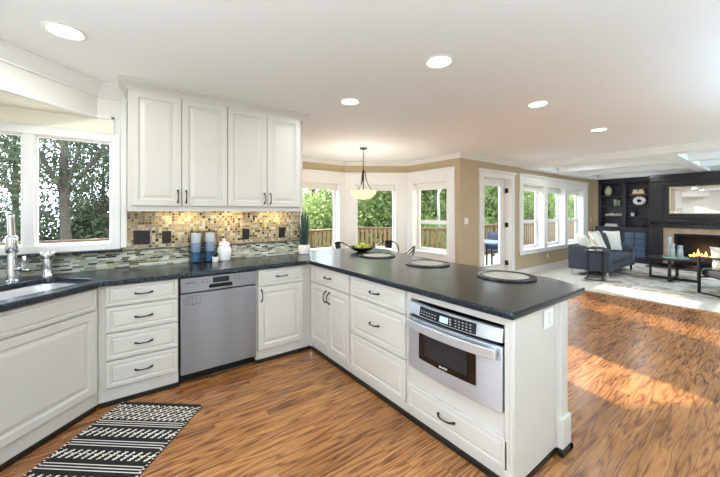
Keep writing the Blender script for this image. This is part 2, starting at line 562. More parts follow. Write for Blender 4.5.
# door wall and living room window wall
LRO = [(2.29, 3.32), (3.49, 4.53), (4.70, 5.79)]
wall('wall_windows', (3.42, YD), (XF + .15, YD), 0, CEIL, .17, [(.74, 1.80, 0, 2.13)] + [(a, c, .53, 2.03) for a, c in LRO], M_TAN)
window(5, (3.42, YD), (XF, YD), [(a, c, .53, 2.03) for a, c in LRO], (2.13, 6.10, .44, 2.255), hung=.43, blind=1.90, rec=.15)
wall('wall_far', (XF, YD), (XF, YR), 0, CEIL, .15, [], M_TAN)
b = MB(); b.box(10.0, XF, .565, YD, 0, 2.355); struct(b.build('wall_bookcase_side', M_TAN))
# unseen rear wall behind the camera: bare openings added to let fill daylight in
wall('wall_rear', (XF, YR), (XL, YR), 0, CEIL, .15, [(1.4, 2.8, .9, 2.1), (9.12, 9.32, .05, 2.3), (10.06, 10.32, .05, 2.3)], M_TAN)  # the two narrow slots are added for streaks in the dishwasher steel

# soffit above the sink corner
b = MB(); b.prism([(XL, YB), (-1.671, YB), (XL, YB - 1.109)], 2.195, CEIL)
struct(b.build('wall_soffit', M_WALLW))
b = MB(); b.prism([(XL, YB - .002), (-1.70, YB - .002), (XL, YB - 1.08)], 2.188, 2.195)
struct(b.build('ceiling_soffit', M_CREAM))
# cream strip between soffit and window head, with its moulding
b = MB(); b.box(XL, -1.575, YB - .006, YB, 2.07, 2.195)
struct(b.build('trim_1', M_CREAM))
b = MB(); b.box(-1.69, -1.556, YB - .02, YB, 2.193, 2.211); b.box(-1.575, -1.556, YB - .02, YB, 2.065, 2.211)
d45 = .7071
b.prism([(-1.671, YB - .001), (-1.671 + .008, YB - .009), (XL + .008, YB - 1.117), (XL, YB - 1.109)], 2.186, 2.205)
struct(b.build('trim_2', M_WHITE))

# kitchen window, parallel to the back wall
loc = (0, 0, 0)
w = struct(thing('window_1', None, None, loc, 0))
b = MB()
b.box(-1.575, -1.515, YB - .02, YB + .1, 1.08, 2.065); b.box(kw0 - .06, kw0, YB - .02, YB + .1, 1.08, 2.065)
b.box(kw0, -1.575, YB - .02, YB + .1, 2.0, 2.065); b.box(kw0, -1.575, YB - .02, YB + .1, 1.08, 1.135)
b.box(-2.108, -2.043, YB - .012, YB + .09, 1.135, 2.0)
b.build('window_frame', M_WHITE, w, bevel=.003)
for a, c in ((kw0, -2.108), (-2.043, -1.575)):
    f = MB(); ring(f, a, c, 1.135, 2.0, .014, YB + .02, YB + .06); f.build('window_sash', M_WHITE, w)
    g = MB(); g.box(a, c, YB + .04, YB + .044, 1.135, 2.0); g.build('pane', M_GLASS, w)
b = MB(); b.box(-1.512, -1.468, YB - .016, YB, 1.09, CEIL - .07)
struct(b.build('trim_3', M_WHITE, bevel=.003))

# living room ceiling beams
b = MB()
for i, (x0, x1) in enumerate(((5.62, 5.92), (7.0, 7.2), (8.3, 8.5), (9.75, XF))):
    b = MB(); b.box(x0, x1, YR, YD - .22, 2.36, CEIL); b.box(x0 - .03, x1 + .03, YR, YD - .22, 2.43, CEIL)
    struct(b.build('ceiling_beam', M_CEIL, bevel=.004))
b = MB(); b.box(5.62, XF, YD - .21, YD, 2.355, CEIL)
struct(b.build('ceiling_beam', M_CEIL, bevel=.004))
b = MB(); b.box(5.95, 9.72, -1.75, -1.55, 2.365, CEIL)
struct(b.build('ceiling_beam', M_CEIL, bevel=.004))

# crown mouldings: profile swept along an inside wall line (room on the right of the direction p0->p1 ... Y inward)
def crown(name, p0, p1, m=M_WHITE, h=.085, d=.075, e0=0., e1=0., z=CEIL):
    prof = [(0, z), (-d, z), (-d, z - .016), (-d * .72, z - .03), (-d * .38, z - h * .66), (-.014, z - h + .012), (-.014, z - h), (0, z - h)]
    loc, rz = frame_of(p0, p1)
    L = math.hypot(p1[0] - p0[0], p1[1] - p0[1])
    b = MB()
    n = len(prof)
    vs = [(0 + e0 * -y, y, zz) for y, zz in prof] + [(L - e1 * -y, y, zz) for y, zz in prof]
    b.add(vs, [(i, (i + 1) % n, n + (i + 1) % n, n + i) for i in range(n)] + [tuple(range(n)), tuple(range(n, 2 * n))[::-1]])
    return struct(b.build(name, m, loc=loc, rz=rz, smooth=False))
q = math.tan(R(22.5))
crown('trim_4', (XL, YB - 1.109), (-1.671, YB), e1=-q, d=.105, h=.1)
crown('trim_5', (-1.671, YB), (-1.40, YB), e0=-q, d=.105, h=.1)
crown('trim_6', (3.42, 2.02), (3.42, YD), e0=q, e1=-1)
crown('trim_7', (2.31, 2.78), (3.42, 2.02), e0=q, e1=q)
crown('trim_8', (.91, 2.78), (2.31, 2.78), e0=q, e1=q)
crown('trim_9', (3.42, YD), (5.62, YD), e0=-1)
crown('trim_10', (-.13, 1.74), (.91, 2.78), e0=q, e1=q)
# baseboards
def base(name, p0, p1):
    loc, rz = frame_of(p0, p1)
    L = math.hypot(p1[0] - p0[0], p1[1] - p0[1])
    b = MB(); b.box(0, L, -.016, 0, 0, .12); b.box(0, L, -.024, 0, 0, .02)
    return struct(b.build(name, M_WHITE, loc=loc, rz=rz, bevel=.004))
base('baseboard_door', (3.42, YD), (4.02, YD))
base('baseboard_windows', (5.34, YD), (9.75, YD))
base('baseboard_bay', (3.42, 2.02), (3.42, YD))

# patio door with deep jamb
dr = struct(thing('door_1', None, None, (3.35, YD, 0), 0))
b = MB()
b.box(.675, .81, -.022, 0, 0, 2.235); b.box(1.87, 1.985, -.022, 0, 0, 2.235); b.box(.81, 1.87, -.022, 0, 2.13, 2.235)
b.box(.645, 2.015, -.05, 0, 2.2, 2.245)
b.box(.81, .83, -.022, .17, 0, 2.13); b.box(1.85, 1.87, -.022, .17, 0, 2.13); b.box(.81, 1.87, -.022, .17, 2.10, 2.13); b.box(.81, 1.87, 0, .17, 0, .03)
b.build('door_casing', M_WHITE, dr, bevel=.003)
f = MB(); ring(f, .832, 1.848, .032, 2.098, .20, .125, .165, wt=.15, wb=.26)
ring(f, 1.02, 1.66, .28, 1.96, .022, .115, .13)
sl = f.build('door_slab', M_WHITE, dr, bevel=.003)
g = MB(); g.box(1.025, 1.655, .143, .147, .285, 1.955); g.build('pane', M_GLASS, sl)
for zz in (.30, 1.12, 1.86):
    h = MB(); h.box(1.842, 1.851, .05, .122, zz - .05, zz + .05); h.tube([(1.842, .115, zz - .052), (1.842, .115, zz + .052)], .008)
    h.build('hinge', M_BRONZE, dr)
h = MB(); h.tube([(.90, .125, 1.0), (.90, .075, 1.0), (.98, .07, 1.0)], .01); h.lathe([(.028, 0), (.028, .01)], n=16)
h.v[-32:] = [(.90 + v[0], .125 - v[2], 1.0 + v[1]) for v in h.v[-32:]]
h.build('door_handle', M_BRONZE, dr)

# ------------------------------------------------------------------ backsplash
b = MB(); b.box(-1.513, .20, YB - .008, YB, 1.064, 1.425)
struct(b.build('backsplash', M_MOSAIC))
b = MB(); b.box(XL, .20, YB - .009, YB, .915, 1.062)
struct(b.build('backsplash_band', M_LINEAR))
b = MB(); b.box(-1.513, .20, YB - .016, YB - .008, 1.056, 1.070)
struct(b.build('trim_11', mat('dark pencil tile', '#5b5348', .3)))
b = MB(); b.box(.20, .235, YB - .012, YB, .915, 1.42)
struct(b.build('trim_12', M_WHITE))
b = MB(); b.box(XL, -1.50, YB - .085, YB, 1.062, 1.084)
struct(b.build('trim_13', M_STONETOP, bevel=.004))

# ------------------------------------------------------------------ cabinets
DOOR_R = [(0, -.002), (0, -.018), (.004, -.022), (.05, -.022), (.056, -.014), (.066, -.012), (.092, -.019), (.1, -.0195)]
DRAW_R = [(0, -.002), (0, -.018), (.004, -.022), (.034, -.022), (.039, -.015), (.045, -.014), (.058, -.019), (.062, -.0195)]
def bow_handle(parent, x, z, vert=False, L=.105, name='handle', y=-.022):
    b = MB()
    pts = []; rs = []
    n = 12
    for i in range(n + 1):
        u = i / n * 2 - 1
        bow = .030 * (1 - abs(u) ** 3)
        s = u * L / 2
        pts.append((x, y - bow - .004, z + s) if vert else (x + s, y - bow - .004, z))
        rs.append(.0042 + .0034 * abs(u) ** 2.2)
    b.tube(pts, rs, 8)
    for u in (-1, 1):
        c = u * L / 2
        p = (x, y, z + c) if vert else (x + c, y, z)
        e = (x, y - .010, z + c) if vert else (x + c, y - .010, z)
        b.tube([p, e], [.008, .007], 8)
    return b.build(name, M_BRONZE, parent)
def front(parent, kind, x0, x1, z0, z1, handle=None):
    w = min(x1 - x0, z1 - z0)
    rings = DOOR_R if kind == 'door' else DRAW_R
    k = min(1, w / 2 / .12)
    rings = [(i * (k if i > .01 else 1), y) for i, y in rings]
    b = MB(); b.panel(x0, x1, z0, z1, rings)
    o = b.build(kind, M_CAB, parent, smooth=False)
    if handle == 'mid': bow_handle(o, (x0 + x1) / 2, (z0 + z1) / 2)
    elif handle: bow_handle(o, handle[0], handle[1], True)
    return o
def carcass(parent, w, z0=.03, z1=.875, depth=.535, name='cabinet_box'):
    b = MB(); b.box(0, w, 0, depth, z0, z1)
    return b.build(name, M_CAB, parent, bevel=.002)

def curved(b, x0, x1, z0, z1, y0, th, n=14, lean=0., W=.658, k_=.030):
    def P(i, zz, back): 
        x = x0 + (x1 - x0) * i / n
        l = lean * (zz - z0) / (z1 - z0)
        return (x, y0 - k_ * (1 - ((x / W) * 2 - 1) ** 2) + l + (th if back else 0), zz)
    vs = []
    for i in range(n + 1):
        vs += [P(i, z0, 0), P(i, z1, 0), P(i, z1, 1), P(i, z0, 1)]
    fs = []
    for i in range(n):
        for k in range(4):
            a = i * 4 + k; c = i * 4 + (k + 1) % 4
            fs.append((a, c, c + 4, a + 4)[::-1])
    fs += [(0, 1, 2, 3), tuple(n * 4 + k for k in (3, 2, 1, 0))]
    b.add(vs, fs)
YF = .062
# four drawer stack
c = thing('drawer_cabinet', 'white four drawer base cabinet between the sink cabinet and the dishwasher', 'cabinet', (-1.6406, YF, 0))
carcass(c, .503)
for z0, z1 in ((.718, .866), (.528, .708), (.328, .516), (.128, .318)):
    front(c, 'drawer', .043, .498, z0, z1, 'mid')
# dishwasher
dw = thing('dishwasher', 'stainless steel dishwasher with black display under the counter', 'dishwasher', (-1.13, YF, 0))
b = MB(); b.box(0, .614, 0, .53, .09, .87); b.build('tub', M_BLACK, dw)
b = MB(); curved(b, .004, .610, .085, .735, -.034, .034, n=20, W=.614, k_=.003)
b.build('door', M_STEEL, dw, bevel=.006)
b = MB(); b.box(.004, .610, -.040, 0, .745, .866)
cp = b.build('control_panel', M_STEEL, dw, bevel=.005)
b = MB(); b.box(.242, .374, -.0425, -.038, .805, .850); b.build('display', M_BLACK, cp, bevel=.001)
b = MB(); b.box(.212, .400, -.046, -.030, .765, .792); b.box(.222, .39, -.050, -.046, .785, .796); b.build('pocket_handle', M_BLACKM, cp, bevel=.003)
M_PRINT = mat('printed grey', '#6e7277', .4)
for k in range(4):
    for s in (.155 + (k % 2) * .035, .415 + (k % 2) * .035):
        zz = .835 - (k // 2) * .022
        b = MB(); b.box(s, s + .016, -.0412, -.04, zz, zz + .009); b.build('button', M_PRINT, cp)
text_part('BOSCH', .021, M_BLACKM, cp, (.073, -.0405, .823), (R(90), 0, 0))
b = MB()
ring(b, .04, .148, .648, .716, .003, -.0366, -.030)
for k in range(3): b.box(.058 + k * .028, .061 + k * .028, -.0366, -.030, .655, .71)
b.box(.085, .1, -.0366, -.030, .640, .648)
b.build('sticker', mat('printed outline', '#5d6167', .5), dw)
b = MB(); b.box(.0, .614, .05, .07, 0, .09); b.build('toe_kick', M_BLACK, dw)
# right base cabinet
c = thing('base_cabinet', 'white base cabinet with one drawer and one door just right of the dishwasher', 'cabinet', (-.512, YF, 0))
carcass(c, .512 + .055)
front(c, 'drawer', .018, .472, .712, .866, 'mid'); front(c, 'door', .018, .472, .118, .702, (.046, .625))
# sink base on the diagonal
SD = math.sqrt(.5)
def diag(s, t): return (-1.615 - SD * s - SD * t, -SD * s + SD * t)   # s along the front to the left, t into the corner
px, py = diag(.80, YF)
c = thing('sink_cabinet', 'white diagonal corner sink cabinet with one wide door under the window', 'cabinet', (px, py, 0), R(45))
b = MB(); b.box(0, .8257, 0, .02, .03, .875); b.box(0, .02, .02, .5, .03, .875); b.box(.79, .81, .02, .05, .03, .875); b.box(0, .78, .02, .5, .05, .07)
b.build('cabinet_box', M_CAB, c, bevel=.002)
front(c, 'drawer', .05, .800, .715, .862); front(c, 'door', .12, .800, .128, .703)
# shoe mouldings at the floor
b = MB()
b.box(-1.635, -1.13, YF - .014, YF + .02, 0, .028); b.box(-.512, .05, YF - .014, YF + .02, 0, .028)
p = [diag(0, YF - .014), diag(.8, YF - .014), diag(.8, YF + .02), diag(0, YF + .02)]
b.prism(p, 0, .028)
struct(b.build('baseboard_kitchen', M_SHOE))
b = MB(); b.box(.048, .08, -2.06, .045, 0, .028); b.box(.048, .54, -2.075, -2.05, 0, .028); b.box(.50, .64, -2.118, -2.09, 0, .028); b.box(.60, .64, -2.118, -1.9, 0, .028)
struct(b.build('baseboard_peninsula', M_SHOE))

# peninsula cabinets (front faces -X)
XP = .062
c = thing('base_cabinet', 'white peninsula cabinet with one drawer over two narrow doors', 'cabinet', (XP, .045, 0), R(-90))
carcass(c, .695)
front(c, 'drawer', .012, .690, .702, .866, 'mid'); front(c, 'door', .012, .348, .10, .692, (.318, .60)); front(c, 'door', .354, .690, .10, .692, (.384, .60))
c = thing('drawer_cabinet', 'white three drawer peninsula cabinet left of the microwave drawer', 'cabinet', (XP, -.655, 0), R(-90))
carcass(c, .678)
for z0, z1 in ((.702, .866), (.395, .692), (.098, .385)):
    front(c, 'drawer', .010, .662, z0, z1, 'mid' if z1 > .5 else None)
c = thing('microwave_cabinet', 'white end cabinet of the peninsula holding the microwave drawer', 'cabinet', (XP, -1.335, 0), R(-90))
b = MB()
b.box(0, .715, 0, .535, .03, .375); b.box(0, .715, 0, .535, .82, .875); b.box(0, .02, 0, .535, .375, .82); b.box(.695, .715, 0, .535, .375, .82); b.box(.02, .695, .5, .535, .375, .82)
b.build('cabinet_box', M_CAB, c, bevel=.002)
d = front(c, 'drawer', .005, .705, .09, .252)
bow_handle(d, .33, .175, L=.115)
b = MB(); b.box(.690, .715, -.022, 0, .03, .875); b.box(.69, .72, -.03, 0, .03, .1); b.build('corner_stile', M_CAB, c, bevel=.003)
b = MB(); b.box(.715, .735, -.022, .5, .03, .875); b.box(.735, .742, -.022, .02, .03, .875); b.box(.735, .742, .45, .5, .03, .875)
b.build('end_panel', M_CAB, c, bevel=.003)
b = MB(); b.box(.700, .76, .475, .565, .03, .875); b.box(.685, .773, .462, .578, .03, .205)
b.build('post', M_CAB, c, bevel=.004)
b = MB(); b.box(-1.375, .70, .54, .556, .03, .875); b.build('back_panel', M_CAB, c)
o = thing('wall_outlet', 'white wall outlet near the top of the peninsula end panel', 'outlet', (.41, -2.074, .805))
b = MB(); b.box(-.056, .056, -.006, 0, -.052, .052); b.build('cover_plate', M_PLATE, o, bevel=.003)
b = MB(); b.box(-.017, .017, -.0085, -.005, -.034, .034); b.build('socket', mat('outlet face', '#dcd9d2', .4), o, bevel=.002)

# microwave drawer
mw = thing('microwave_oven', 'stainless steel drawer microwave with curved front in the peninsula', 'microwave', (XP, -1.36, 0), R(-90))
MWW = .658
def bulge(x, y0, k=.030): 
    u = (x / MWW) * 2 - 1
    return y0 - k * (1 - u * u)
b = MB(); b.box(.03, MWW - .03, -.02, .44, .395, .80); b.build('body', M_BLACKM, mw)
b = MB(); curved(b, 0, MWW, .383, .715, -.03, .03); b.build('door', M_STEEL2, mw, bevel=.003)
b = MB(); curved(b, 0, MWW, .735, .806, -.03, .03, lean=.012); hd = b.build('control_housing', M_STEEL2, mw, bevel=.003)
b = MB(); curved(b, .115, .520, .742, .80, -.0325, .004, lean=.010); cp = b.build('control_panel', M_BLACK, hd)
b = MB(); curved(b, .285, .345, .752, .785, -.0337, .002, lean=.006)
b.build('display', mat('lit display', '#9fb4c8', .3, emit='#a9c3dd', estr=.6), cp)
M_PRINT2 = mat('printed pale grey', '#b7bcc2', .4)
def key(x0, x1, z0, z1):
    b = MB(); curved(b, x0, x1, z0, z1, -.0337, .002, n=1); b.build('button', M_PRINT2, cp)
for k in range(6):
    for j in range(2): key(.132 + k * .023, .142 + k * .023, .757 + j * .018, .762 + j * .018)
for k in range(5):
    for j in range(3): key(.395 + k * .023, .403 + k * .023, .752 + j * .016, .757 + j * .016)
for j in range(3): key(.358, .37, .752 + j * .014, .759 + j * .014)
b = MB(); curved(b, .112, .522, .470, .668, -.0335, .004); b.build('window', mat('black oven glass', '#0a0b0d', .08, spec=.7), mw)
b = MB(); curved(b, .165, .470, .505, .635, -.0342, .002); b.build('window_screen', mat('dark oven screen', '#23282e', .12, spec=.7), mw)
b = MB(); curved(b, .015, MWW - .015, .655, .708, -.075, .018); b.box(.03, .06, -.075, -.03, .66, .70); b.box(MWW - .06, MWW - .03, -.075, -.03, .66, .70)
b.build('handle', mat('polished steel', '#dfe2e6', .25, .65), mw, bevel=.004)
text_part('SHARP', .020, M_PLATE, mw, (.315, bulge(.315, -.0352), .487), (R(90), 0, 0))

# upper cabinets
for i, (x0, lab) in enumerate(((-1.464, 'white two door upper cabinet beside the sink window'), (-.697, 'white two door upper cabinet at the right end near the bay windows'))):
    c = thing('upper_cabinet', lab, 'cabinet', (x0, .322, 0))
    W_ = .767
    b = MB(); b.box(0, W_, 0, YB - .322 - .001, 1.445, 2.405); b.box(0, W_, -.002, .02, 1.405, 1.45); b.build('cabinet_box', M_CAB, c, bevel=.002)
    m_ = W_ / 2
    front(c, 'door', .020 if i == 0 else .003, m_ - .0025, 1.452, 2.392, (m_ - .032, 1.535)); front(c, 'door', m_ + .0025, W_ - (.003 if i == 0 else .012), 1.452, 2.392, (m_ + .032, 1.535))
crown('trim_14', (-1.464, .322), (.070, .322), h=.075, d=.065, e0=-1, e1=-1, m=M_CAB)
crown('trim_15', (.070, .322), (.070, YB), h=.075, d=.065, e0=-1, m=M_CAB)
crown('trim_16', (-1.464, YB), (-1.464, .322), h=.075, d=.065, e1=-1, m=M_CAB)
for k, x in enumerate((-1.05, -.62, -.15)):
    o = thing('undercabinet_light', ['slim white light strip under the upper cabinets, nearest the window', 'slim white light strip under the middle of the upper cabinets', 'slim white light strip under the right end of the upper cabinets'][k], 'light', (x, .50, 1.43))
    b = MB(); b.box(-.15, .15, -.02, .02, 0, .0145); b.build('housing', M_PLATE, o)
    b = MB(); b.box(-.14, .14, -.015, .015, -.003, 0); b.build('lens', mat('warm strip lens', '#fff2d8', .5, emit='#ffd79a', estr=5), o)
    l = bpy.data.lights.new('strip', 'AREA'); l.shape = 'RECTANGLE'; l.size = .28; l.size_y = .03; l.energy = 1.15; l.color = (1., .76, .42)
    lo = bpy.data.objects.new('strip_lamp', l); COL.objects.link(lo); lo.parent = o; lo.location = (0, 0, -.006)

# ------------------------------------------------------------------ worktop with sink cut-out
def rounded(poly, rad, n=5):
    out = []
    m = len(poly)
    for i in range(m):
        p = Vector(poly[i]); a = Vector(poly[i - 1]); c = Vector(poly[(i + 1) % m])
        r = rad[i] if isinstance(rad, (list, tuple)) else rad
        if r <= 0: out.append(tuple(p)); continue
        da = (a - p).normalized(); dc = (c - p).normalized()
        half = math.acos(max(-1, min(1, da.dot(dc)))) / 2
        t = min(r / math.tan(half), (a - p).length * .45, (c - p).length * .45)
        p0 = p + da * t; p1 = p + dc * t
        for k in range(n + 1):
            u = k / n
            out.append(tuple(p0 * (1 - u) ** 2 + p * 2 * u * (1 - u) + p1 * u * u))
    return out
def offset(poly, d):
    m = len(poly); out = []
    for i in range(m):
        p = Vector(poly[i]); a = Vector(poly[i - 1]); c = Vector(poly[(i + 1) % m])
        e0 = (p - a); e1 = (c - p)
        if e0.length < 1e-7 or e1.length < 1e-7: out.append(tuple(p)); continue
        n0 = Vector((-e0.y, e0.x)).normalized(); n1 = Vector((-e1.y, e1.x)).normalized()
        nn = (n0 + n1); nn = nn / max(.2, nn.dot(n0))
        out.append(tuple(p + nn * d))
    return out
ZT = .914
outer = [(-2.19, -1.05), (-2.19, -.575), (-1.615, 0), (0, 0), (0, -2.09), (.888, -2.10), (1.046, -1.83), (1.06, -.75), (1.12, -.28), (1.27, .25), (1.20, .70), (.24, .70), (.24, YB - .01), (XL + .002, YB - .01), (XL + .002, -1.05)]
outer = outer[::-1]                       # this order is counter-clockwise when reversed
ar = sum(outer[i][0] * outer[(i + 1) % len(outer)][1] - outer[(i + 1) % len(outer)][0] * outer[i][1] for i in range(len(outer)))
if ar < 0: outer = outer[::-1]
rad = []
for p in outer:
    rad.append(.12 if p == (-1.615, 0) or p == (-2.19, -.575) else .012 if p == (0, -2.09) else .03 if p in ((.888, -2.10), (0, 0)) else .08 if p[0] > 1.0 else 0)
outer = rounded(outer, rad)
hole = rounded([diag(*p) for p in ((-.06, .10), (.72, .10), (.72, .53), (-.06, .53))], .09)
ah = sum(hole[i][0] * hole[(i + 1) % len(hole)][1] - hole[(i + 1) % len(hole)][0] * hole[i][1] for i in range(len(hole)))
if ah > 0: hole = hole[::-1]              # clockwise hole
b = MB()
levels = [(0.006, ZT), (0.0018, ZT - .0018), (0, ZT - .006), (0, ZT - .034), (.004, ZT - .038)]
def face_between(lp):
    n = len(lp[0])
    o_ = []
    for l in range(len(lp) - 1):
        for i in range(n):
            j = (i + 1) % n
            o_.append(((l, i), (l + 1, i), (l + 1, j), (l, j)))
    return o_
for loop in (outer, hole):
    lp = [[(x, y, z) for x, y in offset(loop, d)] for d, z in levels]
    n = len(loop)
    vs = [p for l in lp for p in l]
    b.add(vs, [tuple(l * n + i for l, i in f) for f in face_between(lp)])
for z, d, flip in ((ZT, .006, False), (ZT - .038, .004, True)):
    A = offset(outer, d); Bp = offset(hole, d)
    pts = A + Bp
    tri = tessellate_polygon([[Vector((x, y, 0)) for x, y in A], [Vector((x, y, 0)) for x, y in Bp]])
    fs = []
    for t in tri:
        p = [pts[i] for i in t]
        s_ = (p[1][0] - p[0][0]) * (p[2][1] - p[0][1]) - (p[2][0] - p[0][0]) * (p[1][1] - p[0][1])
        if abs(s_) < 1e-12: continue
        t = tuple(t) if (s_ > 0) != flip else tuple(t)[::-1]
        fs.append(t)
    b.add([(x, y, z) for x, y in pts], fs)
tag(b.build('worktop', M_STONETOP, angle=25), 'dark charcoal stone worktop running from the sink along the wall onto the peninsula', 'worktop')

# sink bowls
sk = thing('kitchen_sink', 'double bowl stainless steel sink set into the dark corner worktop', 'sink', (diag(.33, .315)[0], diag(.33, .315)[1], ZT - .04), R(45))
def bowl(cx, w, d, name):
    b = MB()
    n = 5
    def loop(sx, sy, z, r): return [(x, y, z) for x, y in rounded([(cx - sx, -sy), (cx + sx, -sy), (cx + sx, sy), (cx - sx, sy)], r)]
    ls = [loop(w, d, 0, .09), loop(w - .004, d - .004, -.006, .088), loop(w - .012, d - .012, -.15, .08), loop(w - .035, d - .035, -.172, .07), loop(.04, .04, -.178, .02)]
    m = len(ls[0])
    b.add([p for l in ls for p in l], [(l * m + i, l * m + (i + 1) % m, (l + 1) * m + (i + 1) % m, (l + 1) * m + i) for l in range(len(ls) - 1) for i in range(m)] + [tuple((len(ls) - 1) * m + i for i in range(m))])
    o_ = b.build(name, M_SINK, sk)
    b = MB(); b.lathe([(.045, -.176), (.045, -.173), (.03, -.174)], cx, 0, 20); b.build('drain', M_CHROME, o_)
bowl(-.195, .185, .205, 'bowl'); bowl(.195, .185, .205, 'bowl')
b = MB(); b.box(-.012, .012, -.20, .20, -.02, -.001)
b.box(-.40, .40, -.225, -.203, -.004, .0); b.box(-.40, .40, .203, .225, -.004, 0); b.box(-.40, -.378, -.2, .2, -.004, 0); b.box(.378, .40, -.2, .2, -.004, 0)
b.build('sink_rim', M_SINK, sk, bevel=.002)

# faucet
fx, fy = -2.12, .375
fc = thing('faucet', 'tall chrome pull out faucet standing behind the corner sink', 'faucet', (fx, fy, ZT), R(-30))
b = MB(); b.lathe([(.036, 0), (.036, .006), (.029, .012), (.0275, .03), (.0265, .20), (.026, .206)], n=24)
b.build('body', M_CHROME, fc)
b = MB(); b.M = Matrix.Translation((0, 0, .20)) @ Matrix.Rotation(R(2), 4, 'X'); b.lathe([(.030, 0), (.034, .008), (.033, .10), (.027, .118), (.020, .124)], n=24); b.build('collar', M_CHROME, fc)
b = MB(); b.M = Matrix.Translation((0, -.004, .315)) @ Matrix.Rotation(R(3), 4, 'X'); b.lathe([(.019, 0), (.0195, .06), (.018, .13), (.020, .145), (.017, .152)], n=20); o = b.build('spray_wand', M_CHROME, fc)
b = MB(); b.M = Matrix.Translation((0, -.004, .315)) @ Matrix.Rotation(R(3), 4, 'X'); b.lathe([(.016, .152), (.015, .160), (.0, .162)], n=20, cap=False); b.build('spray_face', M_BLACK, o)
b = MB(); b.tube([(.02, 0, .085), (.05, 0, .085)], .014, 12); b.tube([(.05, 0, .082), (.075, -.004, .10), (.085, -.006, .15), (.078, -.004, .175)], [.012, .010, .009, .013], 10); b.tube([(.05, 0, .082), (.105, 0, .075)], .008, 8); b.build('lever', M_CHROME, fc)
sx_, sy_ = diag(-.095, .575)
so = thing('soap_dispenser', 'chrome soap dispenser on the worktop right of the tall faucet', 'soap dispenser', (sx_, sy_, ZT), R(-30))
b = MB(); b.lathe([(.036, 0), (.036, .005), (.031, .012), (.029, .06), (.031, .11), (.030, .135)], n=22); b.build('base', M_CHROME, so)
b = MB(); b.lathe([(.030, .135), (.040, .142), (.043, .155), (.043, .178), (.036, .188), (.0, .190)], n=22, cap=False); b.build('pump_head', M_CHROME, so)

# ------------------------------------------------------------------ wall plates on the backsplash
M_PLATEBZ = mat('oil rubbed bronze plate', '#2d2422', .35, .3)
def plate(x, z, w, h, lab, toggles, socket, m=M_PLATEBZ, m2=M_BLACK, y=YB - .0085, rz=0, px=None, cat='outlet', nm='wall_outlet'):
    o = thing(nm, lab, cat, (x, y, z), rz)
    b = MB(); b.box(-w / 2, w / 2, -.006, 0, -h / 2, h / 2); b.build('cover_plate', m, o, bevel=.003)
    for k in range(toggles):
        cx = (k - (toggles - 1) / 2) * .046
        b = MB(); b.box(cx - .016, cx + .016, -.009, -.005, -.033, .033)
        if socket:
            b.box(cx - .010, cx - .006, -.0095, -.009, .008, .02); b.box(cx + .006, cx + .01, -.0095, -.009, .008, .02)
        b.build('socket' if socket else 'rocker_switch', m2, o, bevel=.002)
    return o
plate(-1.358, 1.172, .125, .125, 'dark bronze double switch plate on the tiles nearest the window', 2, False, cat='switch', nm='light_switch')
plate(-1.166, 1.167, .075, .115, 'dark bronze outlet on the tiles right of the double switch plate', 1, True)
plate(-.438, 1.166, .075, .115, 'dark bronze outlet on the tiles right of the white lidded jar', 1, True)
plate(-.030, 1.167, .075, .115, 'dark bronze outlet on the tiles at the right end of the backsplash', 1, True)
plate(3.62, 1.235, .115, .115, 'white switch plate on the tan wall left of the patio door', 2, False, M_PLATE, M_PLATE, YD, cat='switch', nm='light_switch')
plate(6.95, .32, .07, .115, 'white outlet low on the tan wall under the triple window', 1, True, M_PLATE, M_PLATE, YD)
plate(9.86, 1.17, .07, .115, 'white plate on the tan wall between triple window and bookcase', 1, False, M_PLATE, M_PLATE, YD, cat='switch', nm='light_switch')

# ------------------------------------------------------------------ things on the worktop
TUMB = [mat('pale smoky glass', '#c3ccd6', .12), mat('mid blue glass', '#7b8fa6', .12), mat('deep blue glass', '#34587c', .12)]
rk = thing('wire_rack', 'black wire carrier holding two stacks of blue tumblers on the worktop', 'rack', (-.868, .53, ZT))
b = MB()
for x in (-.115, -.008, .008, .115):
    for y in (-.05, .05):
        b.tube([(x, y, .004), (x, y, .305)], .0028, 6)
for z in (.006, .10, .295):
    for x0, x1 in ((-.115, -.008), (.008, .115)):
        b.tube([(x0, -.05, z), (x1, -.05, z), (x1, .05, z), (x0, .05, z), (x0, -.05, z)], .0026, 6)
b.tube([(-.008, 0, .006), (.008, 0, .006)], .0026, 6); b.tube([(-.008, -.05, .225), (.008, -.05, .295)], .0026, 6)
b.build('wire_frame', M_BLACKM, rk)
for x in (-.0615, .0615):
    b = MB(); b.tube([(x + .022 * math.cos(R(a)), -.05, .298 + .022 * math.sin(R(a))) for a in range(0, 181, 20)], .0026, 6); b.build('hook', M_BLACKM, rk)
for sx, sn in ((-.0615, 'left'), (.0615, 'right')):
    for k, nm in enumerate(('deep blue bottom', 'mid blue middle', 'pale grey blue top')):
        z = ZT + .010 + k * .0905
        o = MB().lathe([(.038, 0), (.041, .002), (.0465, .089), (.0445, .089), (.039, .006), (.0, .006)], n=22).build('tumbler', TUMB[2 - k], loc=(-.868 + sx, .53, z))
        tag(o, '%s tumbler of the %s stack in the wire rack' % (nm, sn), 'tumbler', 'stacked tumblers in the wire rack')
jr = thing('ceramic_jar', 'white lidded ceramic jar on the worktop by the backsplash', 'jar', (-.672, .53, ZT))
b = MB(); b.lathe([(.054, 0), (.06, .006), (.067, .05), (.068, .09), (.063, .125), (.05, .145), (.048, .155)], n=28); b.build('jar_body', M_CERAM, jr)
b = MB(); b.lathe([(.052, .155), (.056, .16), (.050, .172), (.03, .185), (.012, .19), (.010, .195), (.015, .203), (.012, .213), (0, .216)], n=28); b.build('lid', M_CERAM, jr)
sp_ = thing('potted_succulent', 'tiny dark succulent in a white pot in front of the blue tumblers', 'plant', (-.772, .455, ZT))
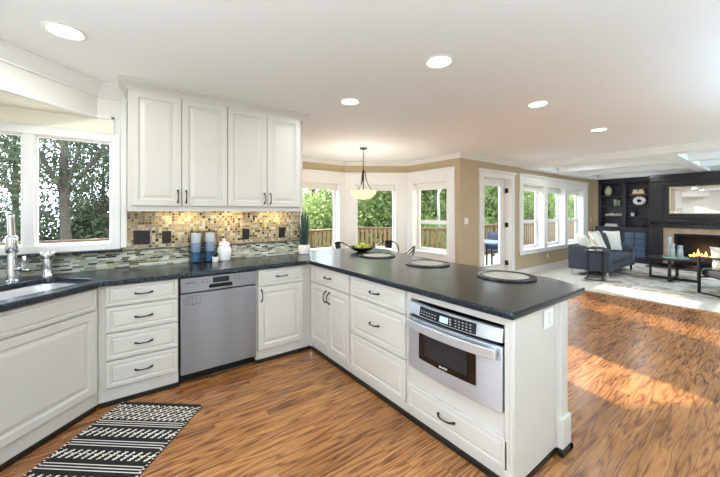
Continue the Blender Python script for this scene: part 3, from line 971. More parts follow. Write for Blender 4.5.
b = MB(); b.lathe([(.024, 0), (.026, .002), (.033, .052), (.030, .052), (.028, .046), (0, .046)], n=20); b.build('pot', M_PORC, sp_)
b = MB()
for k in range(11):
    a = k * 2.4; r = .006 + .002 * k
    b.tube([(r * .3 * math.cos(a), r * .3 * math.sin(a), .045), (r * math.cos(a), r * math.sin(a), .07), (r * 1.5 * math.cos(a), r * 1.5 * math.sin(a), .098 - .002 * k)], [.004, .0055, .001], 6)
b.build('leaves', M_DARKLEAF, sp_)
sn = thing('snake_plant', 'snake plant with upright grey green leaves in a white pot on the worktop corner', 'plant', (.205, .50, ZT))
b = MB(); b.lathe([(.045, 0), (.062, .004), (.072, .05), (.068, .108), (.062, .108), (.060, .095), (0, .095)], n=28); b.build('pot', M_CERAM, sn)
b = MB(); b.lathe([(.0, .096), (.06, .097)], n=20, cap=False); b.build('soil', M_SOIL, sn)
rr = random.Random(3)
for k in range(13):
    a = k * 2.4; r = .008 + .0032 * k
    H_ = .44 - .018 * k + rr.uniform(-.03, .03)
    b = MB()
    base_ = Vector((r * math.cos(a), r * math.sin(a), .09)); lean = Vector((math.cos(a), math.sin(a), 0)) * (.01 + .0025 * k)
    tw = rr.uniform(0, 3)
    def leaf(u, v):
        wdt = .019 * (math.sin(math.pi * min(1, .25 + .75 * v)) ** .6 if v < .999 else 0) 
        p = base_ + lean * v * v + Vector((0, 0, H_ * v))
        d = Vector((math.cos(tw + v * .6), math.sin(tw + v * .6), 0)); nrm = Vector((-d.y, d.x, 0))
        return tuple(p + d * wdt * (u * 2 - 1) + nrm * .006 * (1 - (u * 2 - 1) ** 2))
    b.grid(leaf, 4, 9)
    o = b.build('leaf', M_SNAKE, sn)
    so_ = o.modifiers.new('solid', 'SOLIDIFY'); so_.thickness = .002
# placemats
M_MATRIM = mat('beaded dark silver', '#5a5753', .25, .8, vary=.8, vscale=45)
M_MATIN = mat('silver beige weave', '#aba79f', .4, .25, vary=.2, vscale=40, bump=.4, bscale=150)
pm0 = None
for k, (x, y, lab) in enumerate(((.80, -1.615, 'round beaded placemat on the peninsula nearest the end'), (.785, -.86, 'round beaded placemat in the middle of the peninsula'), (.76, -.155, 'round beaded placemat on the peninsula nearest the fruit bowl'))):
    if pm0 is None:
        pm0 = thing('placemat', lab, 'placemat', (x, y, ZT), 0, 'round placemats along the peninsula')
        b = MB(); b.lathe([(0, .001), (.155, .001), (.158, .009), (.14, .0105), (0, .0075)], n=40, cap=False); b.build('centre', M_MATIN, pm0)
        b = MB()
        for ring_r, nb in ((.166, 56), (.182, 62), (.197, 66)):
            for j in range(nb):
                a = 2 * math.pi * (j + (ring_r > .19) * .5) / nb
                cx, cy = ring_r * math.cos(a), ring_r * math.sin(a)
                b.lathe([(.003, .0005), (.0088, .005), (.0088, .011), (.003, .0165)], cx, cy, 6)
        b.build('beaded_rim', M_MATRIM, pm0)
    else:
        dup(pm0, (x, y, ZT), label=lab)
# fruit bowl
fb = thing('fruit_bowl', 'shallow dark bowl of green apples at the far end of the peninsula', 'bowl', (.86, .245, ZT))
b = MB(); b.lathe([(.05, 0), (.06, .004), (.11, .022), (.155, .05), (.168, .058), (.166, .063), (.15, .056), (.105, .03), (.05, .012), (0, .011)], n=36); b.build('bowl', mat('dark wood bowl', '#2c2119', .35, vary=.3, vscale=12), fb)
M_APPLE = mat('green apple skin', '#a9b13f', .35, vary=.15, vscale=20)
for k, (x, y, z) in enumerate(((-.07, -.03, .058), (.0, -.06, .056), (.07, -.02, .058), (.04, .055, .058), (-.04, .05, .058), (.0, .0, .082))):
    o = thing('apple', 'green apple in the dark bowl on the peninsula', 'apple', (.86 + x, .245 + y, ZT + z), k, 'apples in the fruit bowl')
    prof = [(.0, -.024), (.014, -.031), (.026, -.026), (.035, -.010), (.037, .006), (.032, .022), (.02, .031), (.008, .029), (0, .022)]
    b = MB(); b.lathe(prof, n=18, cap=False); b.build('skin', M_APPLE, o)
    b = MB(); b.tube([(0, 0, .02), (.002, 0, .034), (.006, 0, .044)], .0016, 5); b.build('stem', M_SOIL, o)

# ------------------------------------------------------------------ runner rug
RW, RL = .61, 1.45
NX, NY = 90, 216
def rug_white(x, y):      # x 0..RW, y from the far end
    if x < .012 or x > RW - .012:
        return (int(y / .008) % 3) == 0
    if y < .028: return False
    zz = abs(((x / .040) % 1) * 2 - 1)
    if y < .185:
        v = (y - .03) / .042
        a = ((x / .042) + v) % 1; c_ = ((x / .042) - v) % 1
        return a < .30 or (c_ < .28 and int(v * 2) % 2 == 0)
    t = (y - .195) % .182
    if t < .062:
        return (.006 < t < .013) or (.026 < t < .034) or (.047 < t < .054)
    if .078 < t < .160:
        u = (t - .078) / .082
        if u < .06 or u > .94: return False
        d = ((x / .046) + u * .9) % 1
        e = ((x / .046) + .9 - u * .9 * .4) % 1
        return d < .34 or (.45 < u < .55 and e < .5)
    return False
b = MB()
vs = []
for j in range(NY + 1):
    for i in range(NX + 1):
        vs.append((RW * i / NX, -RL * j / NY, .008))
w_ = NX + 1
b.v = vs
for j in range(NY):
    for i in range(NX):
        b.f.append((j * w_ + i, (j + 1) * w_ + i, (j + 1) * w_ + i + 1, j * w_ + i + 1))
        b.mi.append(1 if rug_white((i + .5) * RW / NX, (j + .5) * RL / NY) else 0)
nb = len(b.v)
b.cur = 0
b.box(0, RW, -RL, 0, .0005, .0078)
M_RUGB = mat('black cotton weave', '#15100e', .95, vary=.2, vscale=120, bump=.5, bscale=260)
M_RUGW = mat('cream cotton weave', '#dbd3c7', .95, vary=.12, vscale=120, bump=.5, bscale=260)
rz_rug = math.atan2(.804, .595) - math.pi / 2
rug = thing('runner_rug', 'black and cream patterned woven runner in front of the sink cabinet', 'rug', (-1.502, .040, 0), R(-40))
b.build('weave', [M_RUGB, M_RUGW], rug, smooth=False)
b = MB()
for k in range(61):
    x = .004 + k * .010
    b.tube([(x, 0, .005), (x + random.uniform(-.003, .003), .012, .004)], .0022, 5)
b.build('fringe', M_RUGB, rug)

# ------------------------------------------------------------------ lamps
def downlight(x, y, z, lab, on=True, r=.085):
    o = thing('recessed_downlight', lab, 'ceiling light', (x, y, z), 0, 'recessed ceiling lights')
    b = MB(); b.lathe([(r, 0), (r + .018, -.001), (r + .02, -.006), (r + .004, -.010), (r - .006, -.004), (r - .006, 0)], n=32, cap=False); b.build('trim_ring', M_PLATE, o)
    b = MB(); b.lathe([(0, -.003), (r - .006, -.003)], n=32, cap=False); b.build('lens', M_LENS, o)
    l = bpy.data.lights.new('downlight', 'AREA'); l.shape = 'DISK'; l.size = r * 1.8; l.energy = LAMP_W; l.color = (.93, .97, 1.)
    lo = bpy.data.objects.new('downlight_lamp', l); COL.objects.link(lo); lo.parent = o; lo.location = (0, 0, -.012)
for x, y, z, lab in ((-1.775, -.324, CEIL, 'round recessed ceiling light above the corner sink'),
                     (.302, -1.395, CEIL, 'round recessed ceiling light above the microwave drawer end of the peninsula'),
                     (.268, -.339, CEIL, 'round recessed ceiling light just right of the upper cabinets'),
                     (1.80, -1.394, CEIL, 'round recessed ceiling light on the flat ceiling beyond the peninsula'),
                     (3.46, -1.406, CEIL, 'round recessed ceiling light nearest the ceiling beams'),
                     (6.46, -.18, CEIL, 'round recessed ceiling light between beams above the sofa'),
                     (9.1, -.62, CEIL, 'round recessed ceiling light between beams near the bookcase')):
    downlight(x, y, z, lab)

# pendant
pn = thing('pendant_lamp', 'black metal pendant with an alabaster glass bowl hanging in the breakfast bay', 'pendant lamp', (1.743, 1.377, 0))
b = MB(); b.lathe([(.065, CEIL), (.068, CEIL - .008), (.05, CEIL - .024), (.012, CEIL - .03), (.008, CEIL - .045)], n=24); b.build('canopy', M_BRONZE, pn)
b = MB()
zc = CEIL - .04; k = 0
while zc > 2.10:
    pts = []
    for a in range(0, 361, 45):
        dx = .010 * math.cos(R(a)); dz = .021 * math.sin(R(a))
        pts.append((dx if k % 2 else 0, 0 if k % 2 else dx, zc - .018 + dz))
    b.tube(pts, .0028, 5)
    zc -= .030; k += 1
b.build('chain', M_BRONZE, pn)
b = MB(); b.lathe([(.006, 2.11), (.018, 2.10), (.022, 2.08), (.014, 2.05), (.010, 1.90), (.008, 1.74)], n=14); b.build('stem', M_BRONZE, pn)
for k in range(3):
    a = R(90 + 120 * k)
    b = MB()
    pts = [(.012, 2.08), (.03, 2.06), (.038, 2.0), (.05, 1.92), (.085, 1.84), (.13, 1.785), (.165, 1.755), (.17, 1.745)]
    b.tube([(r * math.cos(a), r * math.sin(a), z) for r, z in pts], [.008] * 6 + [.010, .004], 8); b.build('arm', M_BRONZE, pn)
b = MB(); b.lathe([(.205, 1.752), (.212, 1.748), (.205, 1.72), (.175, 1.675), (.12, 1.635), (.05, 1.617), (0, 1.614)], n=36, cap=False)
o = b.build('glass_bowl', mat('alabaster glass', '#efe3c4', .35, emit='#ffe2ae', estr=.55, vary=.08, vscale=8), pn)
s_ = o.modifiers.new('solid', 'SOLIDIFY'); s_.thickness = .006
l = bpy.data.lights.new('pendant', 'POINT'); l.energy = 14; l.color = (1, .95, .88); l.shadow_soft_size = .08
lo = bpy.data.objects.new('pendant_bulb', l); COL.objects.link(lo); lo.parent = pn; lo.location = (0, 0, 1.80)

# ------------------------------------------------------------------ breakfast table and chairs
tb = thing('dining_table', 'round white breakfast table in the bay behind the peninsula', 'table', (1.85, 1.42, 0))
b = MB(); b.lathe([(0, .725), (.50, .725), (.52, .735), (.52, .745), (.505, .75), (0, .75)], n=40, cap=False); b.build('tabletop', M_WHITE, tb)
b = MB(); b.lathe([(.26, 0), (.27, .02), (.10, .05), (.055, .12), (.05, .6), (.09, .70), (.2, .725)], n=28); b.build('pedestal', M_WHITE, tb)
def metal_chair(x, y, rz, lab):
    c = thing('dining_chair', lab, 'chair', (x, y, 0), rz, 'black metal chairs at the breakfast table')
    b = MB(); b.prism(rounded([(-.19, -.19), (.19, -.19), (.17, .19), (-.17, .19)], .05), .44, .455); b.build('seat', M_BLACKM, c, bevel=.004)
    for sx, sy in ((-1, -1), (1, -1), (-1, 1), (1, 1)):
        b = MB(); b.tube([(sx * .16, sy * .16, .44), (sx * .21, sy * .22, 0)], [.016, .012], 8); b.build('leg', M_BLACKM, c)
    b = MB()
    pts = [(.25, -.10, .60), (.26, -.02, .635)] + [(.25 * math.cos(R(a)), .06 + .17 * math.sin(R(a)), .65 + .19 * math.sin(R(a))) for a in range(0, 181, 15)] + [(-.26, -.02, .635), (-.25, -.10, .60)]
    b.tube(pts, .010, 8)
    for sx in (-1, 1): b.tube([(sx * .25, -.10, .60), (sx * .19, -.14, .45)], .010, 8)
    b.build('back_hoop', M_BLACKM, c)
    b = MB(); b.grid(lambda u, v: ((u - .5) * (.10 + .05 * v), .17 + .055 * v, .455 + .375 * v), 4, 6)
    o = b.build('splat', M_BLACKM, c); s_ = o.modifiers.new('solid', 'SOLIDIFY'); s_.thickness = .004
metal_chair(1.80, 1.95, R(15), 'black metal chair on the far side of the breakfast table, left of the fruit bowl')
metal_chair(2.22, .98, R(-150), 'black metal chair nearest the peninsula, right of the fruit bowl')
metal_chair(2.52, 1.72, R(-60), 'black metal chair standing behind the one nearest the peninsula')

# ------------------------------------------------------------------ living room
# bookcase
XB = 10.0
bk = thing('built_in_bookcase', 'dark built in bookcase with open shelves over glazed cupboards', 'bookcase', (XB, .56, 0), R(-90))
W_ = 1.22
b = MB()
b.box(0, W_, .30, .335, .98, 2.33)
b.box(0, .07, 0, .30, .98, 2.33); b.box(W_ - .07, W_, 0, .30, .98, 2.33); b.box(.565, .655, 0, .30, .98, 2.33)
b.box(0, W_, 0, .30, 2.24, 2.33); b.box(-.0, W_ + .02, -.05, .05, 2.30, 2.358)
b.build('bookcase_frame', M_ESPR, bk, bevel=.004)
for z in (1.28, 1.58, 1.88):
    for a, c_ in ((.07, .565), (.655, W_ - .07)):
        b = MB(); b.box(a, c_, .02, .30, z - .028, z); b.build('shelf', M_ESPR, bk, bevel=.003)
b = MB(); b.box(0, W_, -.26, .335, .94, .98); b.build('worktop', M_ESPR, bk, bevel=.006)
b = MB(); b.box(0, W_, -.24, .335, 0, .94); b.build('cupboard', M_ESPR, bk)
for a, c_ in ((.04, .59), (.63, 1.18)):
    f = MB(); ring(f, a, c_, .12, .90, .06, -.262, -.24)
    for k in (1,): f.box((a + c_) / 2 - .012, (a + c_) / 2 + .012, -.258, -.24, .18, .84)
    for k in range(1, 4): f.box(a + .06, c_ - .06, -.258, -.24, .18 + k * .165 - .01, .18 + k * .165 + .01)
    d = f.build('cupboard_door', M_ESPR, bk, bevel=.003)
    g = MB(); g.box(a + .055, c_ - .055, -.248, -.243, .175, .845); g.build('pane', mat('cupboard glass reflection tint', '#53647a', .06, spec=.8), d)  # pane colour carries a painted bluish reflection
def onshelf(s, z, y=.12):      # s along the bookcase front
    return (XB + y, .56 - s, z)
M_SAGE = mat('sage ceramic', '#8f9a86', .5, vary=.2)
v = thing('ceramic_vase', 'cream round ceramic vase on the top left shelf of the bookcase', 'vase', onshelf(.21, 1.88)); 
b = MB(); b.lathe([(.04, 0), (.075, .04), (.095, .12), (.09, .19), (.05, .235), (.045, .26), (.055, .275), (.04, .27)], n=24); b.build('vase_body', mat('cream stoneware', '#cfc6ad', .6, vary=.15), v)
for s, h, r, lab in ((.38, .185, .045, 'taller sage green cup vase on the second bookcase shelf'), (.475, .16, .045, 'shorter sage green cup vase on the second bookcase shelf')):
    v = tag(MB().lathe([(r * .8, 0), (r, .01), (r, h - .01), (r * .95, h), (r * .8, h), (r * .8, .02), (0, .02)], n=20).build('cup_vase', M_SAGE, loc=onshelf(s, 1.58)), lab, 'vase')
for k in range(6):
    s = .18 + k * .07
    o = MB().lathe([(0, 0), (.03, .006), (.045, .03), (.03, .055 + .012 * (k % 3)), (.008, .07 + .012 * (k % 3))], n=12, sx=1.1).build('seashell', mat('pale shell', '#d8d0bb', .6, vary=.15), loc=onshelf(s, 1.28, .10 + .03 * (k % 2)), rz=k)
    tag(o, 'pale decorative shell in a row on the third bookcase shelf', 'shell', 'shells on the bookcase shelf')
def book(x, y, z, l, w, h, m, lab, rz=0, group=None):
    o = thing('book', lab, 'book', (x, y, z), rz, group)
    b = MB(); b.box(-w / 2, w / 2, -l / 2, l / 2, 0, .004); b.box(-w / 2, w / 2, -l / 2, l / 2, h - .004, h); b.box(-w / 2 - .002, -w / 2 + .003, -l / 2, l / 2, 0, h); b.build('cover', m, o)
    b = MB(); b.box(-w / 2 + .004, w / 2 - .006, -l / 2 + .005, l / 2 - .005, .004, h - .004); b.build('pages', M_PILLOW, o)
    return o
M_BKW = mat('white book cloth', '#ddd8cf', .6); M_BKR = mat('rust book cloth', '#8a5a4c', .7); M_BKC = mat('cream book cloth', '#d9cba8', .6)
p = onshelf(.30, .98); book(p[0], p[1], p[2], .30, .2, .04, M_BKW, 'white book lying on the bookcase counter, lower of the pair')
book(p[0], p[1], p[2] + .041, .27, .19, .035, M_BKW, 'white book lying on the bookcase counter, upper of the pair')
p = onshelf(.92, 1.88); book(p[0], p[1], p[2], .33, .21, .03, M_BKR, 'rust coloured book lying on the top right bookcase shelf')
o = thing('storage_box', 'cream box with dark lid on the rust book on the top right shelf', 'box', (p[0], p[1], p[2] + .031))
b = MB(); b.box(-.08, .08, -.13, .13, 0, .11); b.build('box_body', M_BKC, o, bevel=.004)
b = MB(); b.box(-.086, .086, -.137, .137, .11, .14)
for k in (-.12, 0, .12): b.box(-.09, -.084, k - .015, k + .015, .06, .15)
b.build('lid', mat('dark bronze lid', '#4d4133', .5), o)
p = onshelf(.925, 1.58)
o = thing('ring_ornament', 'white ring shaped ornament standing on the second right bookcase shelf', 'ornament', p)
b = MB()
def tor(u, v):
    a = 2 * math.pi * u; c_ = 2 * math.pi * v
    rr_ = .085 + .045 * math.cos(c_)
    return (.04 * math.sin(c_), rr_ * math.cos(a) * 1.1, .135 + rr_ * math.sin(a) * .98)
b.grid(tor, 30, 12); b.build('ring', M_CERAM, o)
b = MB(); b.box(-.03, .03, -.05, .05, 0, .012); b.build('foot', M_BLACK, o)
p = onshelf(.78, 1.28)
o = thing('potted_plant', 'small dark leafed plant in a white pot on the third right bookcase shelf', 'plant', p)
b = MB(); b.lathe([(.035, 0), (.05, .09), (.044, .09), (.04, .08), (0, .08)], n=18); b.build('pot', M_CERAM, o)
b = MB()
rr = random.Random(5)
for k in range(36):
    a = rr.uniform(0, 6.28); e = rr.uniform(.3, 1.5); L_ = rr.uniform(.06, .13)
    d = Vector((math.cos(a) * math.cos(e), math.sin(a) * math.cos(e), math.sin(e)))
    b.tube([(0, 0, .08), tuple(Vector((0, 0, .08)) + d * L_ * .6), tuple(Vector((0, 0, .08)) + d * L_)], [.003, .011, .001], 5)
b.build('leaves', M_SNAKE, o)
for k, s in enumerate((.84, .98)):
    p = onshelf(s, .98, .05)
    o = tag(MB().lathe([(.05, 0), (.055, .01), (.05, .03), (.03, .05), (.03, .055), (0, .05)], n=16, sy=1.2).build('decorative_bowl', M_DKWOOD, loc=p), ['small dark bowl on the bookcase counter, left one', 'small dark bowl on the bookcase counter, right one'][k], 'bowl')

# fireplace wall
fp = thing('fireplace', 'dark wood fireplace surround with mantel and tan stone around a lit firebox', 'fireplace', (9.6, -.685, 0), R(-90))
FW = 3.2
b = MB()
b.box(0, FW, .07, .74, 1.17, 2.26); b.box(0, .26, .0, .74, 0, 1.0); b.box(FW - .26, FW, 0, .74, 0, 1.0); b.box(0, FW, .0, .74, 1.0, 1.0 + .02)
b.box(.26, FW - .26, .28, .74, 0, 1.0)
b.build('chimney_breast', M_DKWOOD, fp, bevel=.004)
b = MB(); b.box(-.0, FW, -.10, .10, 1.155, 1.20); b.box(0, FW, -.07, .10, 1.125, 1.155); b.box(0, FW, -.02, .1, 1.0, 1.10); mt_ = b.build('mantel', M_DKWOOD, fp, bevel=.006)
for k in range(58):
    x = .02 + k * .055
    b = MB(); b.box(x, x + .03, -.05, -.015, 1.085, 1.122); b.build('dentil', M_DKWOOD, mt_)
b = MB(); b.box(0, FW, .02, .1, 2.18, 2.34); b.box(0, FW, -.0, .1, 2.28, 2.358)
ring(b, .22, FW - .22, 1.24, 2.12, .045, .045, .09)
b.build('overmantel_frame', M_DKWOOD, fp, bevel=.006)
b = MB(); b.box(.26, .46, .03, .28, 0, 1.0); b.box(FW - .46, FW - .26, .03, .28, 0, 1.0); b.box(.46, FW - .46, .03, .28, .86, 1.0); b.build('stone_surround', M_STONE, fp, bevel=.003)
b = MB(); b.box(.46, FW - .46, .22, .28, .12, .86); b.box(.46, .50, .03, .25, .12, .86); b.box(FW - .5, FW - .46, .03, .25, .12, .86); b.box(.46, FW - .46, .03, .25, .0, .14)
ring(b, .46, FW - .46, .12, .86, .06, .02, .05)
b.build('firebox', mat('matt black firebrick', '#101012', .85), fp)
b = MB(); b.box(0, FW, -.42, .03, 0, .035); b.build('hearth', mat('dark hearth slab', '#3a3836', .4, vary=.2), fp, bevel=.004)
M_FLAME = mat('flame', '#ffb060', .5, emit='#ffb45e', estr=2.2)
for k, (x, h) in enumerate(((.74, .07), (.80, .13), (.87, .22), (.93, .12), (1.0, .17), (1.09, .08), (1.18, .12), (1.28, .07))):
    b = MB(); b.lathe([(.0, .29), (.028, .32), (.034, .35), (.022, .29 + h * .6), (.008, .29 + h * .85), (0, .29 + h)], x, .13, 10, cap=False)
    b.build('flame', M_FLAME, fp)
b = MB()
for k, (x, y, zz, a) in enumerate(((.95, .15, .20, .1), (1.1, .11, .20, -.2), (1.0, .13, .26, .25))):
    b.tube([(x - .3, y - .02, zz - a * .1), (x + .3, y + .02, zz + a * .1)], [.045, .05], 10)
b.build('log', mat('charred log', '#2b221d', .9, vary=.3), fp)
mr = thing('mirror', 'wide framed mirror hanging above the mantel', 'mirror', (9.655, -1.055, 1.35), R(-90))
b = MB(); b.box(.02, 1.98, -.012, .0, .02, .665); b.build('mirror_glass', mat('mirror silver', '#f2f2f2', .01, 1.), mr)
b = MB(); ring(b, 0, 2.0, 0, .685, .028, -.022, .0); b.build('mirror_frame', mat('champagne frame', '#bcae92', .35, .4), mr, bevel=.004)
l = bpy.data.lights.new('fire', 'POINT'); l.energy = 4; l.color = (1, .55, .22); l.shadow_soft_size = .1
lo = bpy.data.objects.new('fire_glow', l); COL.objects.link(lo); lo.parent = fp; lo.location = (1.0, .10, .45)

# area rug
rg = MB(); rg.box(5.95, 9.0, -3.3, -.35, .012, .022)
tag(rg.build('area_rug', M_LRRUG, bevel=.003), 'faded grey beige area rug under the coffee table and sofa', 'rug')

# sofa (back to the windows, seat facing -Y)
sf = thing('sofa', 'blue grey loveseat with rounded arms standing under the triple window', 'sofa', (6.55, .12, .012))
SL, SDp = 1.78, .80
def soft(b, x0, x1, y0, y1, z0, z1): b.box(x0, x1, y0, y1, z0, z1)
b = MB(); b.box(.012, SL - .012, -SDp + .04, -.025, .13, .30); b.build('base', M_SOFA, sf, bevel=.02)
b = MB(); b.box(.12, SL - .12, -SDp + .02, -.18, .30, .44); b.build('seat_cushion', M_SOFA, sf, bevel=.04)
b = MB(); b.box(.006, SL - .006, -.20, 0, .28, .66); b.build('backrest', M_SOFA, sf, bevel=.05)
for x0 in (0, SL - .13):
    b = MB()
    prof = [(-SDp, .13), (-SDp, .52), (-SDp + .05, .61), (-SDp + .14, .645), (-.1, .655), (-.02, .645), (-.02, .13)]
    n = len(prof)
    b.add([(x0, y, z) for y, z in prof] + [(x0 + .13, y, z) for y, z in prof], [tuple(range(n))[::-1], tuple(range(n, 2 * n))] + [(i, (i + 1) % n, n + (i + 1) % n, n + i) for i in range(n)])
    b.build('arm', M_SOFA, sf, bevel=.025)
for x in (.07, SL - .07):
    for y in (-SDp + .07, -.08):
        b = MB(); b.tube([(x, y, .135), (x, y + (-.015 if y < -.4 else .015), .01)], [.026, .017], 10); b.build('leg', mat('pale wood leg', '#c9c2b6', .4) if x < .5 else M_BLACKM, sf)
def pillow(x, y, z, w, h, t, tilt, yaw, m, lab, fringe=False):
    o = thing('throw_pillow', lab, 'pillow', (x, y, z), 0, None)
    b = MB()
    nu = 14
    Rm = Matrix.Rotation(yaw, 4, 'Z') @ Matrix.Rotation(tilt, 4, 'X')
    for sgn in (-1, 1):
        def P(u, v):
            a = u * 2 - 1; c_ = v * 2 - 1
            k = (1 - abs(a) ** 2.6) * (1 - abs(c_) ** 2.6)
            pinch = 1 - .07 * (1 - abs(a)) * abs(c_) ** 2 
            pinch2 = 1 - .07 * (1 - abs(c_)) * abs(a) ** 2
            p = Vector((a * w / 2 * pinch2, sgn * t / 2 * max(0, k) ** .55, h / 2 + c_ * h / 2 * pinch))
            return tuple(Rm @ p)
        b.grid(P, nu, nu)
        if sgn > 0:
            n0 = len(b.f) - nu * nu
            b.f[n0:] = [f[::-1] for f in b.f[n0:]]
    b.build('pillow_cover', m, o, angle=60)
    return o
zs = .46
pillow(6.80, -.24, zs, .54, .48, .16, R(-22), R(38), M_PILLOW, 'white throw pillow leaning in the near corner of the sofa')
pillow(7.12, -.44, zs - .01, .60, .52, .17, R(-26), R(10), M_PILLOW, 'large white throw pillow in front of the others on the sofa')
pillow(7.42, -.27, zs, .54, .52, .15, R(-18), R(-5), mat('oatmeal pillow linen', '#d8cfc0', .9, bump=.2), 'oatmeal throw pillow behind the large white one')
pillow(7.86, -.24, zs, .46, .46, .13, R(-18), R(-12), M_PILGREY, 'charcoal throw pillow at the far end of the sofa')
pillow(8.10, -.34, zs, .36, .50, .13, R(-18), R(-50), M_PILLOW, 'white throw pillow against the far arm of the sofa')

# side table
stb = thing('side_table', 'round black metal side table beside the near arm of the sofa', 'table', (6.28, -.50, .012))
b = MB(); b.lathe([(0, .588), (.19, .588), (.195, .595), (.19, .602), (0, .602)], n=32, cap=False); b.build('tabletop', M_BLACKM, stb)
for k in range(4):
    a = R(45 + 90 * k + 12); b = MB(); b.tube([(.175 * math.cos(a), .175 * math.sin(a), .59), (.175 * math.cos(a), .175 * math.sin(a), .012)], .008, 8); b.build('leg', M_BLACKM, stb)
b = MB(); b.tube([(.175 * math.cos(R(a)), .175 * math.sin(R(a)), .02) for a in range(0, 361, 15)], .008, 6); b.build('base_ring', M_BLACKM, stb)
b = MB(); b.tube([(.175 * math.cos(R(a)), .175 * math.sin(R(a)), .57) for a in range(0, 361, 15)], .007, 6); b.build('top_ring', M_BLACKM, stb)
for k, (x, y) in enumerate(((6.23, -.46), (6.33, -.56))):
    o = MB().lathe([(.045, 0), (.05, .003), (.05, .011), (.045, .013), (0, .013)], n=20).build('coaster', M_PLATE, loc=(x, y, .615))
    tag(o, ['white stone coaster on the side table, nearer the sofa back', 'white stone coaster on the side table, nearer its front'][k], 'coaster')

# coffee table
ct = thing('coffee_table', 'round dark wood coffee table with a lower shelf and crossed base', 'table', (7.5, -1.47, .022))
b = MB(); b.lathe([(0, .42), (.41, .42), (.43, .428), (.43, .442), (.42, .450), (0, .450)], n=48, cap=False); b.build('tabletop', M_DKWOOD, ct)
b = MB(); b.lathe([(0, .275), (.32, .275), (.33, .28), (.33, .295), (.32, .30), (0, .30)], n=40, cap=False); b.build('shelf', M_DKWOOD, ct)
for k in range(4):
    a = R(90 * k)
    b = MB(); b.M = Matrix.Rotation(a, 4, 'Z'); b.box(.335, .37, -.025, .025, 0, .42); b.build('leg', M_DKWOOD, ct, bevel=.003)
for a in (0, 90):
    b = MB(); b.M = Matrix.Rotation(R(a), 4, 'Z'); b.box(-.335, .335, -.025, .025, 0, .045); b.build('cross_bar', M_DKWOOD, ct, bevel=.003)
zt = .022 + .450
M_TEAL = mat('sea green tray', '#9fc2b4', .2, vary=.1)
tr = MB().box(-.13, .13, -.18, .18, 0, .022).build('tray', M_TEAL, loc=(7.45, -1.50, zt), rz=R(20), bevel=.004); tag(tr, 'pale sea green tray on the coffee table', 'tray')
M_MERC = mat('silvery glass', '#c6ccce', .18, .35, vary=.25, vscale=14)
for k, (x, y, h, r, lab) in enumerate(((7.46, -1.42, .40, .040, 'tall slim silvery glass vase on the coffee table tray'), (7.42, -1.58, .24, .05, 'short wide silvery glass vase on the coffee table tray, right front one'), (7.36, -1.48, .27, .042, 'medium silvery glass vase on the coffee table tray, beside the tall one'))):
    v = tag(MB().lathe([(r * .9, 0), (r, .01), (r * .95, h * .5), (r * .8, h * .8), (r * .9, h), (r * .75, h), (r * .7, .03), (0, .03)], n=20).build('glass_vase', M_MERC, loc=(x, y, zt + .022)), lab, 'vase')

# armchair in the foreground of the living room
ac = thing('armchair', 'black metal framed armchair with charcoal cushions at the right edge', 'armchair', (6.5, -2.49, .022), R(142.4))
def bar(b, p, q_, r=.014): b.tube([p, q_], r, 4)
b = MB()
for sx in (-.40, .40):
    f_, k_ = -.36, .42
    b.box(sx - .016, sx + .016, f_ - .016, f_ + .016, 0, .61); b.box(sx - .016, sx + .016, k_ - .016, k_ + .016, 0, .61)
    b.box(sx - .016, sx + .016, f_ - .016, k_ + .016, .60, .63); b.box(sx - .016, sx + .016, f_, k_, 0, .022)
b.box(-.40, .40, -.376, -.35, .26, .285); b.box(-.40, .40, .40, .43, .24, .265); b.box(-.40, .40, .40, .425, .60, .63)
b.build('metal_frame', M_BLACKM, ac, bevel=.003)
b = MB(); b.M = Matrix.Rotation(R(-5), 4, 'X'); b.box(-.375, .375, -.40, .34, .26, .40); b.build('seat_cushion', M_CUSH, ac, bevel=.045)
b = MB(); b.M = Matrix.Translation((0, .30, .36)) @ Matrix.Rotation(R(-16), 4, 'X'); b.box(-.37, .37, -.07, .07, 0, .48); b.build('back_cushion', M_CUSH, ac, bevel=.05)
pillow(6.33, -2.34, .44, .46, .40, .13, R(-14), R(80), M_PILLOW, 'white throw pillow on the black metal armchair')

# ------------------------------------------------------------------ outdoors: ground, deck, railings, trees
b = MB(); b.box(-40, 60, YD + .0, 60, -3.2, -3.0); struct(b.build('ground', M_GRASS))
b = MB(); b.box(-40, 60, -40, YR - .1, -.3, -.12); struct(b.build('ground_bounce', mat('pale bounce ground', '#c9c4ba', .8, vary=.1)))  # unseen pale ground added to reflect daylight onto the ceiling
b = MB()
for k in range(60):
    y = YB + .14 + k * .14
    if y > 5.6: break
    b.box(-6.5, 16, y, y + .134, -.09, -.06)
struct(b.build('deck', M_DECK))
def railing(p0, p1, lab, top=.92, h0=-.06, mm=M_RAIL):
    loc, rz = frame_of(p0, p1)
    L_ = math.hypot(p1[0] - p0[0], p1[1] - p0[1])
    o = thing('deck_railing', lab, 'railing', (p0[0], p0[1], h0), rz)
    b = MB(); b.box(0, L_, -.07, .07, top - h0 - .04, top - h0); b.build('top_rail', mm, o, bevel=.004)
    b = MB(); b.box(0, L_, -.02, .02, .08, .16); b.build('bottom_rail', mm, o)
    b = MB(); b.box(0, L_, -.02, .02, top - h0 - .14, top - h0 - .04); b.build('upper_rail', mm, o)
    n = max(1, round(L_ / 1.7))
    for k in range(n + 1):
        x = L_ * k / n
        b = MB(); b.box(x - .045, x + .045, -.045, .045, 0, top - h0); b.build('post', mm, o)
    np_ = min(98, int(L_ / .14))
    first = None
    for k in range(np_):
        x = (k + .5) * L_ / np_
        if first is None:
            b = MB(); b.box(-.045, .045, -.045, -.02, .10, top - h0 - .06); first = b.build('picket', mm, o, loc=(x, 0, 0))
        else:
            c_ = first.copy(); COL.objects.link(c_); c_.location = (x, 0, 0)
